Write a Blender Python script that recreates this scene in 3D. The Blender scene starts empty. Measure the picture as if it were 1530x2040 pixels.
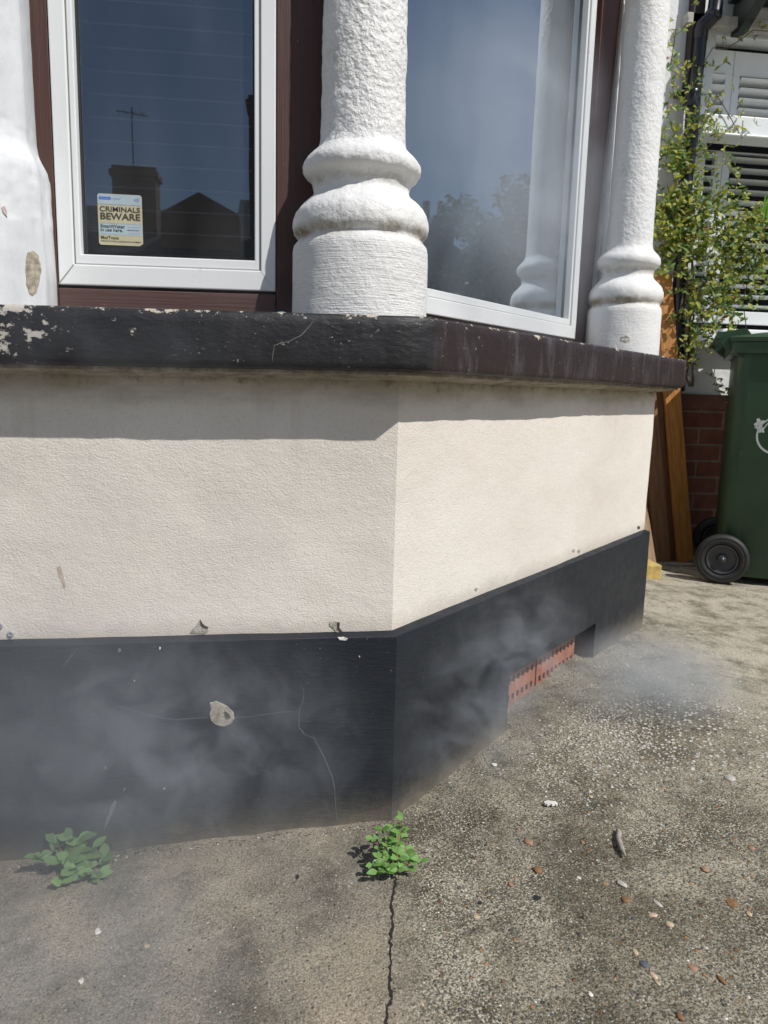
import bpy, bmesh, math, random
from mathutils import Vector, Matrix, noise
from math import sin, cos, pi, radians, sqrt
random.seed(7)
scene = bpy.context.scene
COL = scene.collection

# ------------------------------------------------------------------ camera
CX, CY, CZ = -0.17111, -1.19431, 0.75
YAW, PITCH, ROLL, FPX = 0.1264, -0.15736, 0.02617, 1443.164
_f = Vector((sin(YAW)*cos(PITCH), cos(YAW)*cos(PITCH), sin(PITCH)))
_r0 = Vector((cos(YAW), -sin(YAW), 0)); _u0 = _r0.cross(_f)
_r = cos(ROLL)*_r0 + sin(ROLL)*_u0; _u = -sin(ROLL)*_r0 + cos(ROLL)*_u0
cam_d = bpy.data.cameras.new('camera'); cam = bpy.data.objects.new('camera', cam_d); COL.objects.link(cam)
cam.matrix_world = Matrix(((_r.x,_u.x,-_f.x,CX),(_r.y,_u.y,-_f.y,CY),(_r.z,_u.z,-_f.z,CZ),(0,0,0,1)))
cam_d.sensor_fit = 'HORIZONTAL'; cam_d.sensor_width = 36; cam_d.lens = 36*FPX/1530
cam_d.clip_start = 0.02; cam_d.clip_end = 500
cam_d.dof.use_dof = True; cam_d.dof.focus_distance = 1.4; cam_d.dof.aperture_fstop = 14
scene.camera = cam
# ------------------------------------------------------------------ sky, sun, exposure
SUN_EL, SUN_AZ = radians(50), radians(44)      # azimuth from -y towards +x
sdir = Vector((sin(SUN_AZ)*cos(SUN_EL), -cos(SUN_AZ)*cos(SUN_EL), sin(SUN_EL)))
w = bpy.data.worlds.new('World'); scene.world = w; w.use_nodes = True
nt = w.node_tree; sky = nt.nodes.new('ShaderNodeTexSky'); sky.sky_type = 'NISHITA'; sky.sun_disc = False
sky.sun_elevation = SUN_EL; sky.sun_rotation = math.atan2(sdir.x, sdir.y)
sky.air_density = 1.0; sky.dust_density = 1.0; sky.ozone_density = 1.5
nt.links.new(sky.outputs[0], nt.nodes['Background'].inputs[0]); nt.nodes['Background'].inputs[1].default_value = 0.072
sl = bpy.data.lights.new('sun', 'SUN'); sl.energy = 3.7; sl.angle = radians(0.53); sl.color = (1, .965, .91)
so = bpy.data.objects.new('sun', sl); COL.objects.link(so); so.rotation_euler = sdir.to_track_quat('Z', 'Y').to_euler()
scene.view_settings.view_transform = 'Standard'; scene.view_settings.look = 'None'
scene.view_settings.exposure = 0.17; scene.view_settings.gamma = 1
scene.cycles.use_denoising = True
scene.cycles.volume_step_rate = 1.0; scene.cycles.volume_max_steps = 96
scene.cycles.transparent_max_bounces = 12; scene.cycles.volume_bounces = 1
scene.cycles.max_bounces = 8

# ------------------------------------------------------------------ helpers
def ray(px, py):       # pixel of the 1530x2040 photo -> direction
    return _f + _r*((px-765)/FPX) - _u*((py-1020)/FPX)
CAM = Vector((CX, CY, CZ))
def at(px, py, n, k):
    d = ray(px, py); n = Vector(n); return CAM + d*((k - n.dot(CAM))/n.dot(d))
def at_y(px, py, y): return at(px, py, (0,1,0), y)
K = 0.0105             # the house has settled: one centimetre per metre
S2 = sqrt(.5)
def gz(x):             # ground height
    pts = [(-60,-.5),(-3,-.17),(-.6,-.037),(0,.004),(.75,.052),(1.1,.04),(1.5,.006),(3,-.01),(60,-.01)]
    for (a,b),(c,d) in zip(pts, pts[1:]):
        if x <= c: return b+(d-b)*(x-a)/(c-a)
    return -.01
def at_g(px, py):
    z = .02
    for _ in range(6): p = at(px, py, (0,0,1), z); z = gz(p.x)
    return p

class MB:
    def __init__(s): s.v=[]; s.f=[]; s.m=[]
    def add(s, vs, fs, mi=0):
        o=len(s.v); s.v += [Vector(v) for v in vs]; s.f += [[i+o for i in f] for f in fs]; s.m += [mi]*len(fs); return s
    def box(s, a, b, M=None, mi=0):
        x0,y0,z0=a; x1,y1,z1=b
        vs=[Vector(p) for p in ((x0,y0,z0),(x1,y0,z0),(x1,y1,z0),(x0,y1,z0),(x0,y0,z1),(x1,y0,z1),(x1,y1,z1),(x0,y1,z1))]
        if M: vs=[M@v for v in vs]
        return s.add(vs,[(0,3,2,1),(4,5,6,7),(0,1,5,4),(1,2,6,5),(2,3,7,6),(3,0,4,7)],mi)
    def tube(s, pts, rad, n=8, cap=True):
        pts=[Vector(p) for p in pts]; rs = rad if isinstance(rad,(list,tuple)) else [rad]*len(pts)
        up=Vector((0,0,1)); vs=[]; prev=None
        for i,p in enumerate(pts):
            t=(pts[min(i+1,len(pts)-1)]-pts[max(i-1,0)]).normalized()
            a = prev if prev else (t.cross(up) if abs(t.z)<.9 else t.cross(Vector((1,0,0))))
            a=(a-t*a.dot(t)).normalized(); prev=a; b=t.cross(a)
            vs += [p+(a*cos(2*pi*k/n)+b*sin(2*pi*k/n))*rs[i] for k in range(n)]
        fs=[(i*n+k,i*n+(k+1)%n,(i+1)*n+(k+1)%n,(i+1)*n+k) for i in range(len(pts)-1) for k in range(n)]
        if cap: fs += [tuple(range(n))[::-1], tuple((len(pts)-1)*n+k for k in range(n))]
        return s.add(vs,fs)
    def lathe(s, prof, c, n=32, M=None, disp=None, fac=0):
        vs=[]
        for (z,r) in prof:
            for k in range(n):
                a=2*pi*k/n; d=Vector((cos(a),sin(a),0))
                rr_=r*(1+.75*(cos(pi/fac)/cos((a+.35)%(2*pi/fac)-pi/fac)-1)) if fac else r
                p=Vector((0,0,z))+d*rr_
                if disp: p += d*disp(Vector((d.x*r,d.y*r,z))+Vector(c))
                vs.append((M@p if M else p)+Vector(c))
        fs=[(i*n+k,i*n+(k+1)%n,(i+1)*n+(k+1)%n,(i+1)*n+k) for i in range(len(prof)-1) for k in range(n)]
        fs += [tuple(range(n))[::-1], tuple((len(prof)-1)*n+k for k in range(n))]
        return s.add(vs,fs)
    def build(s, name, mat, parent=None, smooth=False, shear=False, bevel=0, recalc=True, angle=None):
        me=bpy.data.meshes.new(name)
        V=[(v.x,v.y,v.z+(K*v.x if shear else 0)) for v in s.v]
        me.from_pydata(V,[],s.f)
        for m in (mat if isinstance(mat,list) else [mat]): me.materials.append(m)
        me.polygons.foreach_set('material_index', s.m)
        if recalc:
            bm=bmesh.new(); bm.from_mesh(me); bmesh.ops.recalc_face_normals(bm,faces=bm.faces)
            bm.to_mesh(me); bm.free()
        o=bpy.data.objects.new(name,me); COL.objects.link(o)
        if parent: o.parent=parent
        if bevel:
            b=o.modifiers.new('bevel','BEVEL'); b.width=bevel; b.segments=2; b.limit_method='ANGLE'; b.angle_limit=radians(40)
        if smooth:
            me.polygons.foreach_set('use_smooth',[True]*len(me.polygons))
            if angle: me.set_sharp_from_angle(angle=radians(angle))
        return o
def tag(o,label=None,cat=None,group=None,kind=None):
    if label: o['label']=label
    if cat: o['category']=cat
    if group: o['group']=group
    if kind: o['kind']=kind
    return o
def thing(name,label,cat,group=None,loc=(0,0,0)):
    o=bpy.data.objects.new(name,None); COL.objects.link(o); o.empty_display_size=.05; return tag(o,label,cat,group)

# ------------------------------------------------------------------ material helpers
class Mat:
    def __init__(s,name,col=(.5,.5,.5),rough=.7,spec=.5,metal=0):
        s.m=bpy.data.materials.new(name); s.m.use_nodes=True; s.n=s.m.node_tree.nodes; s.l=s.m.node_tree.links
        s.b=s.n['Principled BSDF']; s.b.inputs['Base Color'].default_value=(*col,1); s.b.inputs['Roughness'].default_value=rough
        s.b.inputs['Specular IOR Level'].default_value=spec; s.b.inputs['Metallic'].default_value=metal
        s.tc=s.n.new('ShaderNodeTexCoord'); s.co=s.tc.outputs['Object']; s.h=None
    def inp(s,sock,v):
        if hasattr(v,'is_output') or isinstance(v,bpy.types.NodeSocket): s.l.new(v,sock)
        elif isinstance(v,(tuple,list)) and len(v)==3 and sock.type=='RGBA': sock.default_value=(*v,1)
        else: sock.default_value=v
    def mapping(s,scale,loc=(0,0,0),rot=(0,0,0)):
        n=s.n.new('ShaderNodeMapping'); s.l.new(s.co,n.inputs[0]); n.inputs['Scale'].default_value=scale
        n.inputs['Location'].default_value=loc; n.inputs['Rotation'].default_value=rot; return n.outputs[0]
    def noise(s,scale,detail=4,rough=.55,co=None,dist=0):
        n=s.n.new('ShaderNodeTexNoise'); s.l.new(co or s.co,n.inputs['Vector']); n.inputs['Scale'].default_value=scale
        n.inputs['Detail'].default_value=detail; n.inputs['Roughness'].default_value=rough; n.inputs['Distortion'].default_value=dist
        return n.outputs['Fac']
    def voro(s,scale,co=None,rand=1,out=None,feature='F1'):
        n=s.n.new('ShaderNodeTexVoronoi'); n.feature=feature; s.l.new(co or s.co,n.inputs['Vector']); n.inputs['Scale'].default_value=scale
        n.inputs['Randomness'].default_value=rand; return n.outputs
    def ramp(s,v,stops,interp='LINEAR'):
        n=s.n.new('ShaderNodeValToRGB'); s.l.new(v,n.inputs[0]); cr=n.color_ramp; cr.interpolation=interp
        while len(cr.elements)<len(stops): cr.elements.new(.5)
        for e,(p,c) in zip(cr.elements,stops):
            e.position=p; e.color=(c,c,c,1) if isinstance(c,(int,float)) else (*c,1)
        return n.outputs[0]
    def mix(s,fac,a,b,mode='MIX'):
        n=s.n.new('ShaderNodeMix'); n.data_type='RGBA'; n.blend_type=mode; n.clamp_factor=True
        s.inp(n.inputs[0],fac); s.inp(n.inputs[6],a); s.inp(n.inputs[7],b); return n.outputs[2]
    def math(s,op,a,b=0.,c=None,clamp=False):
        n=s.n.new('ShaderNodeMath'); n.operation=op; n.use_clamp=clamp; s.inp(n.inputs[0],a); s.inp(n.inputs[1],b)
        if c is not None: s.inp(n.inputs[2],c)
        return n.outputs[0]
    def sep(s,co=None):
        n=s.n.new('ShaderNodeSeparateXYZ'); s.l.new(co or s.co,n.inputs[0]); return n.outputs
    def mr(s,v,a,b,c=0.,d=1.,smooth=True):
        n=s.n.new('ShaderNodeMapRange'); s.inp(n.inputs[0],v)
        if smooth: n.interpolation_type='SMOOTHSTEP'
        for i,x in enumerate((a,b,c,d)): n.inputs[i+1].default_value=x
        return n.outputs[0]
    def color(s,v): s.inp(s.b.inputs['Base Color'],v); return s
    def rough(s,v): s.inp(s.b.inputs['Roughness'],v); return s
    def bump(s,h,dist,strength=1.):
        n=s.n.new('ShaderNodeBump'); n.inputs['Distance'].default_value=dist; n.inputs['Strength'].default_value=strength
        s.inp(n.inputs['Height'],h)
        if s.h: s.l.new(s.h,n.inputs['Normal'])
        s.h=n.outputs[0]; s.l.new(s.h,s.b.inputs['Normal']); return s

# white masonry paint (columns)
m=Mat('white_masonry_paint',rough=.62); M_white=m.m
z=m.sep()[2]
d1=m.noise(9,5,.65); d2=m.noise(45,4,.6); d3=m.noise(3,3)
dirt=m.math('MULTIPLY',m.ramp(d1,[(.54,0.),(.74,1.)]),m.ramp(d2,[(.4,.0),(.7,1.)]))
c=m.mix(m.ramp(d3,[(.35,0.),(.7,1.)]),(.78,.775,.76),(.70,.705,.71)); c=m.mix(m.math('MULTIPLY',dirt,.55),c,(.36,.32,.24))
specks=m.voro(55)[0]; c=m.mix(m.math('MULTIPLY',m.ramp(specks,[(.0,.8),(.09,0.)]),m.ramp(m.noise(14,2),[(.45,0.),(.62,1.)])),c,(.12,.10,.08))
# grime settled in the two hollows of the base
zl=m.math('SUBTRACT',z,m.math('MULTIPLY',m.sep()[0],K))
g=m.mr(m.math('ABSOLUTE',m.math('SUBTRACT',zl,1.022)),.022,.0,0,1.); g2=m.mr(m.math('ABSOLUTE',m.math('SUBTRACT',zl,1.108)),.016,.0,0,.6)
gm=m.math('MULTIPLY',m.math('MAXIMUM',g,g2),m.ramp(m.noise(16,5,.7),[(.38,0.),(.62,1.)])); c=m.mix(gm,c,(.23,.19,.11))
m.color(c)
up=m.mr(zl,1.15,1.19); low=m.mr(zl,1.02,1.0)
lump=m.math('MULTIPLY',m.noise(95,3,.55),m.math('MULTIPLY_ADD',up,.85,.5))
m.bump(lump,.0055,.9)
m.bump(m.math('MULTIPLY',m.noise(60,4,.6,co=m.mapping((.35,.35,7))),low),.0022,.9)
m.bump(m.noise(260,4,.7),.0014,.7)

m=Mat('trowelled_white_paint',rough=.6); M_white_s=m.m
c=m.mix(m.ramp(m.noise(6,4,.6,co=m.mapping((2,2,.5))),[(.35,0.),(.7,1.)]),(.70,.715,.73),(.50,.52,.55)); c=m.mix(m.math('MULTIPLY',m.ramp(m.noise(28,6,.75,co=m.mapping((2,2,.6))),[(.58,0.),(.78,1.)]),.5),c,(.42,.39,.34)); m.color(c)
m.bump(m.noise(9,3,.5),.004,.4); m.bump(m.noise(70,5,.65,co=m.mapping((1,1,.5))),.0016,.8)

# cream render
m=Mat('cream_render',rough=.85,spec=.25); M_cream=m.m
sx,sy,sz=m.sep(); zl=m.math('SUBTRACT',sz,m.math('MULTIPLY',sx,K))
c=m.mix(m.ramp(m.noise(2.2,4),[(.35,0.),(.7,1.)]),(.70,.648,.588),(.78,.738,.675))
c=m.mix(m.math('MULTIPLY',m.ramp(m.noise(5,6,.7),[(.55,0.),(.8,1.)]),.3),c,(.64,.53,.44))
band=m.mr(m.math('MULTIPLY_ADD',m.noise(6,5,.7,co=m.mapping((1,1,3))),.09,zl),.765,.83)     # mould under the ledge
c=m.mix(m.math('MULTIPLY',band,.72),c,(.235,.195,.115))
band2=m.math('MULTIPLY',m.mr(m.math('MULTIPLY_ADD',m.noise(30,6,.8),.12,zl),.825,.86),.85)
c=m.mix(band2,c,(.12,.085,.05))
sp=m.math('MULTIPLY',m.ramp(m.voro(26)[0],[(.0,1.),(.05,0.)]),m.ramp(m.noise(9,2),[(.55,0.),(.62,1.)])); c=m.mix(sp,c,(.10,.08,.07))
c=m.mix(m.math('MULTIPLY',m.ramp(m.noise(260,2),[(.3,1.),(.48,0.)]),.22),c,(.40,.35,.30))
drip=m.math('MULTIPLY',m.ramp(m.noise(16,4,.7,co=m.mapping((1,1,.05))),[(.56,0.),(.72,1.)]),m.mr(zl,.50,.78)); c=m.mix(m.math('MULTIPLY',drip,.28),c,(.42,.36,.27))
basd=m.math('MULTIPLY',m.mr(m.math('MULTIPLY_ADD',m.noise(18,5,.7),-.05,zl),.365,.325),.5); c=m.mix(basd,c,(.45,.40,.33))
c=m.mix(m.math('MULTIPLY',m.ramp(m.noise(1.6,3,.5,co=m.mapping((1,1,2.2))),[(.42,0.),(.62,1.)]),.22),c,(.60,.54,.47))
m.color(c)
m.bump(m.noise(7,3),.010,.5)
m.bump(m.noise(60,4,.5,co=m.mapping((1,1,1.5))),.0016,.45)
m.bump(m.noise(270,3,.65,co=m.mapping((1,1,1.3))),.0017,.8)

# black plinth paint
m=Mat('black_plinth_paint',rough=.5,spec=.35); M_plinth=m.m
sx,sy,sz=m.sep()
c=m.mix(m.noise(3,4),(.0095,.012,.017),(.018,.022,.029))
c=m.mix(m.math('MULTIPLY',m.ramp(m.noise(40,5,.7,co=m.mapping((.4,.4,2.5))),[(.55,0.),(.8,1.)]),.3),c,(.045,.05,.06))
sp=m.math('MULTIPLY',m.ramp(m.voro(85)[0],[(.0,1.),(.08,0.)]),m.ramp(m.noise(11,3),[(.5,0.),(.6,1.)])); c=m.mix(sp,c,(.36,.35,.32))
sp=m.ramp(m.noise(160,2),[(.74,0.),(.78,1.)]); c=m.mix(m.math('MULTIPLY',sp,.7),c,(.25,.25,.24))
hg=m.math('SUBTRACT',sz,m.math('MULTIPLY',sx,.065))
dirt=m.mr(m.math('MULTIPLY_ADD',m.noise(22,6,.75),.09,hg),.085,.03); c=m.mix(dirt,c,(.21,.175,.13))
dirt2=m.mr(m.math('MULTIPLY_ADD',m.noise(60,5,.8),.09,hg),.13,.06); c=m.mix(m.math('MULTIPLY',dirt2,.5),c,(.13,.12,.10))
m.color(c); m.rough(m.ramp(m.noise(30,3),[(.3,.42),(.7,.62)]))
m.bump(m.noise(9,4),.006,.5); m.bump(m.noise(120,4,.6,co=m.mapping((.5,.5,1.6))),.0018,.7)

# ledge paint: black on the front, brown-black on the canted side, flaking near the far left
m=Mat('ledge_black_paint',rough=.4,spec=.4); M_ledge=m.m
sx,sy,sz=m.sep(); zl=m.math('SUBTRACT',sz,m.math('MULTIPLY',sx,K))
side=m.mr(sx,.035,.06)
c=m.mix(side,(.012,.012,.014),(.026,.016,.016))
c=m.mix(m.math('MULTIPLY',m.ramp(m.noise(26,5,.7,co=m.mapping((1,1,.25))),[(.5,0.),(.75,1.)]),m.math('MULTIPLY_ADD',side,.35,.12)),c,(.16,.15,.17))
fl=m.noise(48,8,.75,co=m.mapping((.8,.8,1.2)))
hi=m.mr(zl,.80,.876)
lft=m.mr(sx,-.36,-.62)
thr=m.math('ADD',m.math('MULTIPLY',lft,.12),m.math('MULTIPLY',hi,.075)); 
fm=m.math('GREATER_THAN',m.math('ADD',fl,thr),.69); fm=m.math('MULTIPLY',fm,m.mr(sx,.30,.0,.0,1.)) 
c=m.mix(fm,c,(.46,.43,.38))
edge=m.math('GREATER_THAN',m.math('ADD',m.noise(34,7,.75),m.mr(zl,.858,.874,0,.13)),.69); c=m.mix(edge,c,(.46,.41,.34))
spk=m.math('GREATER_THAN',m.noise(230,3,.6),.69); reg=m.ramp(m.noise(5,4,.6),[(.48,0.),(.60,1.)]); c=m.mix(m.math('MULTIPLY',spk,reg),c,(.50,.49,.47))
sp=m.math('MULTIPLY',m.ramp(m.voro(38)[0],[(.0,1.),(.06,0.)]),m.ramp(m.noise(7,2),[(.5,0.),(.55,1.)])); c=m.mix(sp,c,(.55,.53,.50))
m.color(c); m.rough(m.mix(m.math('MAXIMUM',fm,edge),(.50,.50,.50),(.9,.9,.9)))
m.bump(m.math('SUBTRACT',m.noise(70,5,.65,co=m.mapping((.6,.6,1.3))),m.math('MULTIPLY',fm,.5)),.0022,.9); m.bump(m.noise(8,3),.004,.4)

def simple(name,col,rough=.6,spec=.5,n=None,bumpd=None,var=.25,metal=0,co=None):
    m=Mat(name,col,rough,spec,metal)
    v=m.noise(n or 12,5,.6,co=m.mapping(co) if co else None)
    m.color(m.mix(m.ramp(v,[(.3,0.),(.7,1.)]),tuple(c*(1-var) for c in col),tuple(min(1,c*(1+var)) for c in col)))
    if bumpd: m.bump(m.noise((n or 12)*6,4,co=m.mapping(co) if co else None),bumpd,.8)
    return m
# uPVC with a little grime
m=Mat('white_upvc',(.74,.76,.77),.28,.5); M_upvc=m.m
c=m.mix(m.ramp(m.noise(3,3),[(.35,0.),(.7,1.)]),(.76,.775,.78),(.70,.72,.73))
c=m.mix(m.math('MULTIPLY',m.math('MULTIPLY',m.ramp(m.noise(120,4,.7),[(.6,0.),(.68,1.)]),m.ramp(m.noise(8,3),[(.5,0.),(.7,1.)])),.55),c,(.33,.30,.25))
m.color(c)
M_seal=simple('black_gasket',(.02,.02,.022),.6).m
M_grime=simple('seam_grime',(.30,.28,.24),.9).m
# brown stained timber
m=Mat('brown_timber',rough=.55); M_brown=m.m
gr=m.noise(30,6,.7,co=m.mapping((3,3,.12))); c=m.mix(gr,(.045,.017,.012),(.085,.036,.026))
fl=m.math('MULTIPLY',m.math('GREATER_THAN',m.noise(90,5,.7,co=m.mapping((1,1,.18))),.70),m.ramp(m.noise(7,2),[(.45,0.),(.6,1.)])); c=m.mix(m.math('MULTIPLY',fl,.7),c,(.48,.42,.36))
m.color(c); m.bump(m.noise(70,5,.7,co=m.mapping((2,2,.06))),.0015,.9)
m=Mat('brown_rail',rough=.6); M_rail=m.m
M_brown_lit=M_brown.copy(); M_brown_lit.name='sunlit_brown_timber'  # lighter, redder brown for one post: sunlight painted into the timber colour
for n_ in M_brown_lit.node_tree.nodes:
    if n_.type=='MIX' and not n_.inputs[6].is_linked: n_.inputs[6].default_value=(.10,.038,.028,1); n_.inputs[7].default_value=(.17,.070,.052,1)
c=m.mix(m.noise(30,6,.7,co=m.mapping((.12,1,4))),(.055,.024,.019),(.10,.052,.042))
fl=m.math('GREATER_THAN',m.noise(60,6,.75,co=m.mapping((.3,1,1.5))),.69); c=m.mix(m.math('MULTIPLY',fl,.6),c,(.36,.31,.27)); m.color(c); m.bump(m.noise(80,4,co=m.mapping((.1,1,3))),.0012,.8)

# glass: see-through with mirror reflection by Fresnel (two panes)
def glass(name,base,gain):
    m=bpy.data.materials.new(name); m.use_nodes=True; n=m.node_tree.nodes; l=m.node_tree.links; n.remove(n['Principled BSDF'])
    out=n['Material Output']; tr=n.new('ShaderNodeBsdfTransparent'); tr.inputs[0].default_value=(.92,.95,.94,1)
    gl=n.new('ShaderNodeBsdfGlossy'); gl.inputs['Roughness'].default_value=.011; gl.inputs[0].default_value=(.80,.90,1,1)
    fr=n.new('ShaderNodeFresnel'); fr.inputs[0].default_value=1.5
    ma=n.new('ShaderNodeMath'); ma.operation='MULTIPLY_ADD'; l.new(fr.outputs[0],ma.inputs[0]); ma.inputs[1].default_value=gain; ma.inputs[2].default_value=base
    tc=n.new('ShaderNodeTexCoord'); no=n.new('ShaderNodeTexNoise'); no.inputs['Scale'].default_value=2.5; no.inputs['Detail'].default_value=2; l.new(tc.outputs['Object'],no.inputs['Vector'])
    bp=n.new('ShaderNodeBump'); bp.inputs['Distance'].default_value=.0006; bp.inputs['Strength'].default_value=.6; l.new(no.outputs[0],bp.inputs['Height']); l.new(bp.outputs[0],gl.inputs['Normal'])
    mx=n.new('ShaderNodeMixShader'); l.new(ma.outputs[0],mx.inputs[0]); l.new(tr.outputs[0],mx.inputs[1]); l.new(gl.outputs[0],mx.inputs[2])
    # a film of dust on the pane
    df=n.new('ShaderNodeBsdfDiffuse'); df.inputs[0].default_value=(.6,.62,.64,1)
    n2=n.new('ShaderNodeTexNoise'); n2.inputs['Scale'].default_value=5; n2.inputs['Detail'].default_value=6; mp=n.new('ShaderNodeMapping'); mp.inputs['Scale'].default_value=(2,2,.7); l.new(tc.outputs['Object'],mp.inputs[0]); l.new(mp.outputs[0],n2.inputs['Vector'])
    mr=n.new('ShaderNodeMapRange'); mr.inputs[1].default_value=.35; mr.inputs[2].default_value=.75; mr.inputs[3].default_value=.012; mr.inputs[4].default_value=.05; l.new(n2.outputs[0],mr.inputs[0])
    m2=n.new('ShaderNodeMixShader'); l.new(mr.outputs[0],m2.inputs[0]); l.new(mx.outputs[0],m2.inputs[1]); l.new(df.outputs[0],m2.inputs[2])
    l.new(m2.outputs[0],out.inputs[0]); return m
M_glass=glass('window_glass',.11,2.0); M_glass2=glass('canted_window_glass',.25,2.4)
M_navy=simple('navy_blind_fabric',(.020,.024,.032),.9).m
M_blindline=simple('blind_slat_edge',(.17,.18,.21),.8).m

# concrete ground
m=Mat('driveway_concrete',rough=.9,spec=.25); M_ground=m.m
sx,sy,sz=m.sep()
lat=m.mr(sx,-.06,.05)                                    # finer screed left of the crack, exposed aggregate right of it
big=m.noise(2.6,5,.65); mid=m.noise(9,6,.7); fine=m.noise(330,3,.7)
tan=m.mix(m.ramp(big,[(.38,0.),(.62,1.)]),(.30,.255,.195),(.185,.168,.145))
gry=m.mix(m.ramp(mid,[(.4,0.),(.62,1.)]),(.235,.208,.155),(.088,.078,.052))
c=m.mix(lat,tan,gry)
c=m.mix(m.math('MULTIPLY',m.ramp(m.noise(5.5,8,.75),[(.46,0.),(.60,1.)]),.62),c,(.060,.055,.036))   # damp moss stains
grain=m.ramp(fine,[(.30,.08),(.48,.85),(.60,1.5),(.72,2.7)]); c=m.mix(m.math('MULTIPLY_ADD',lat,.4,.6),c,m.mix(1.,c,grain,'MULTIPLY'))
wr=m.ramp(m.noise(5.5,9,.78,co=m.mapping((1,1,1),loc=(3,7,0))),[(.47,0.),(.60,1.)]); sp_=m.ramp(m.noise(300,2,.6,co=m.mapping((1,1,1),loc=(9,2,0))),[(.42,0.),(.56,1.)])
c=m.mix(m.math('MULTIPLY',m.math('MULTIPLY',wr,sp_),m.math('MULTIPLY_ADD',lat,.35,.5)),c,m.mix(lat,(.44,.38,.27),(.47,.43,.34)))
pt_=m.ramp(m.noise(300,2,.5,co=m.mapping((1,1,1),loc=(1,4,0))),[(.555,0.),(.60,1.)]); msk=m.ramp(m.noise(3.6,8,.72,co=m.mapping((1,1,1),loc=(2,5,0))),[(.44,.12),(.60,1.)]); c=m.mix(m.math('MULTIPLY',m.math('MULTIPLY',pt_,msk),m.math('MULTIPLY_ADD',lat,.65,.2)),c,(.60,.57,.47))
pd_=m.ramp(m.noise(280,2,.5,co=m.mapping((1,1,1),loc=(5,1,0))),[(.57,0.),(.62,1.)]); c=m.mix(m.math('MULTIPLY',pd_,m.math('MULTIPLY_ADD',lat,.4,.35)),c,(.05,.045,.035))
# small aggregate
vo=m.voro(210); vs_=m.sep(vo[1])
agg=m.math('MULTIPLY',m.ramp(vo[0],[(.25,1.),(.42,0.)]),m.math('GREATER_THAN',vs_[0],m.math('MULTIPLY_ADD',lat,-.28,.82)))
pal=m.ramp(vs_[1],[(0.,(.055,.05,.045)),(.2,(.16,.12,.08)),(.4,(.34,.30,.23)),(.62,(.42,.38,.30)),(.76,(.30,.17,.085)),(.85,(.11,.115,.12)),(.93,(.55,.53,.48))],'CONSTANT')
c=m.mix(m.math('MULTIPLY',agg,.85),c,pal)
vo2=m.voro(78); vs2=m.sep(vo2[1])
ag2=m.math('MULTIPLY',m.ramp(m.math('MULTIPLY_ADD',m.noise(160,2),.14,vo2[0]),[(.26,1.),(.36,0.)]),m.math('MULTIPLY',m.math('GREATER_THAN',vs2[0],.74),lat))
pal2=m.ramp(vs2[1],[(0.,(.06,.055,.05)),(.22,(.20,.11,.055)),(.4,(.30,.27,.21)),(.6,(.12,.12,.12)),(.72,(.40,.20,.09)),(.84,(.45,.42,.35)),(.93,(.13,.065,.03))],'CONSTANT')
c=m.mix(m.math('MULTIPLY',ag2,.8),c,pal2)
# worn strip with pale pebbles near the vent
dx=m.math('SUBTRACT',sx,.72); dy=m.math('SUBTRACT',sy,.20)
rr=m.math('SQRT',m.math('ADD',m.math('MULTIPLY',m.math('MULTIPLY',dx,dx),2.2),m.math('MULTIPLY',m.math('MULTIPLY',dy,dy),5.)))
pz=m.mr(m.math('MULTIPLY_ADD',m.noise(7,4),.5,rr),.80,.55)
vo3=m.voro(85,co=m.mapping((1,1.,1),rot=(0,0,.5))); vs3=m.sep(vo3[1])
ag3=m.math('MULTIPLY',m.ramp(vo3[0],[(.30,1.),(.40,0.)]),m.math('GREATER_THAN',vs3[0],.50)); ag3=m.math('MULTIPLY',ag3,pz)
c=m.mix(ag3,c,m.mix(vs3[1],(.42,.40,.35),(.64,.62,.57)))
# pale worn laitance and black moss further right
far=m.mr(sx,.75,1.1); ml=m.noise(11,9,.8)
c2=m.mix(m.ramp(ml,[(.45,0.),(.62,1.)]),(.44,.40,.32),(.16,.148,.105)); c2=m.mix(.6,c2,m.mix(1.,c2,grain,'MULTIPLY'))
c=m.mix(m.math('MULTIPLY',far,.9),c,c2)
m.color(c)
m.bump(m.noise(26,5,.65),.007,.6); m.bump(fine,.0022,.9); m.bump(agg,.0016,.7); m.bump(m.math('MAXIMUM',ag2,ag3),.003,.8)

# ------------------------------------------------------------------ ground
def axis_coords(a,b,step,out):
    xs=[]; x=a
    while x<=b+1e-6: xs.append(x); x+=step
    o=[]; d=step
    while (o[-1] if o else b)<out: d*=1.5; o.append((o[-1] if o else b)+d)
    p=[]; d=step
    while (p[-1] if p else a)>-out: d*=1.5; p.append((p[-1] if p else a)-d)
    return p[::-1]+xs+o
gxs=axis_coords(-1.0,2.4,.016,60); gys=axis_coords(-.95,2.0,.016,60)
vs=[]
for y in gys:
    for x in gxs:
        zz=gz(x)
        if -1.2<x<2.6 and -1.1<y<2.1:
            zz+=.010*(noise.noise(Vector((x*2.3,y*2.3,1)))) + .0035*noise.noise(Vector((x*14,y*14,5)))+.0012*noise.noise(Vector((x*45,y*45,9)))
            # loose debris in the vent recess
            s_=(x+y)*S2; w_=(y-x)*S2
            if .38<s_<.95 and -.14<w_<.06: zz+=.012*max(0,noise.noise(Vector((x*30,y*30,2))))
        vs.append((x,y,zz))
nx=len(gxs); fs=[(j*nx+i,j*nx+i+1,(j+1)*nx+i+1,(j+1)*nx+i) for j in range(len(gys)-1) for i in range(nx-1)]
g=MB().add(vs,fs).build('driveway',M_ground,smooth=True,recalc=False); tag(g,kind='structure')
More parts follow.
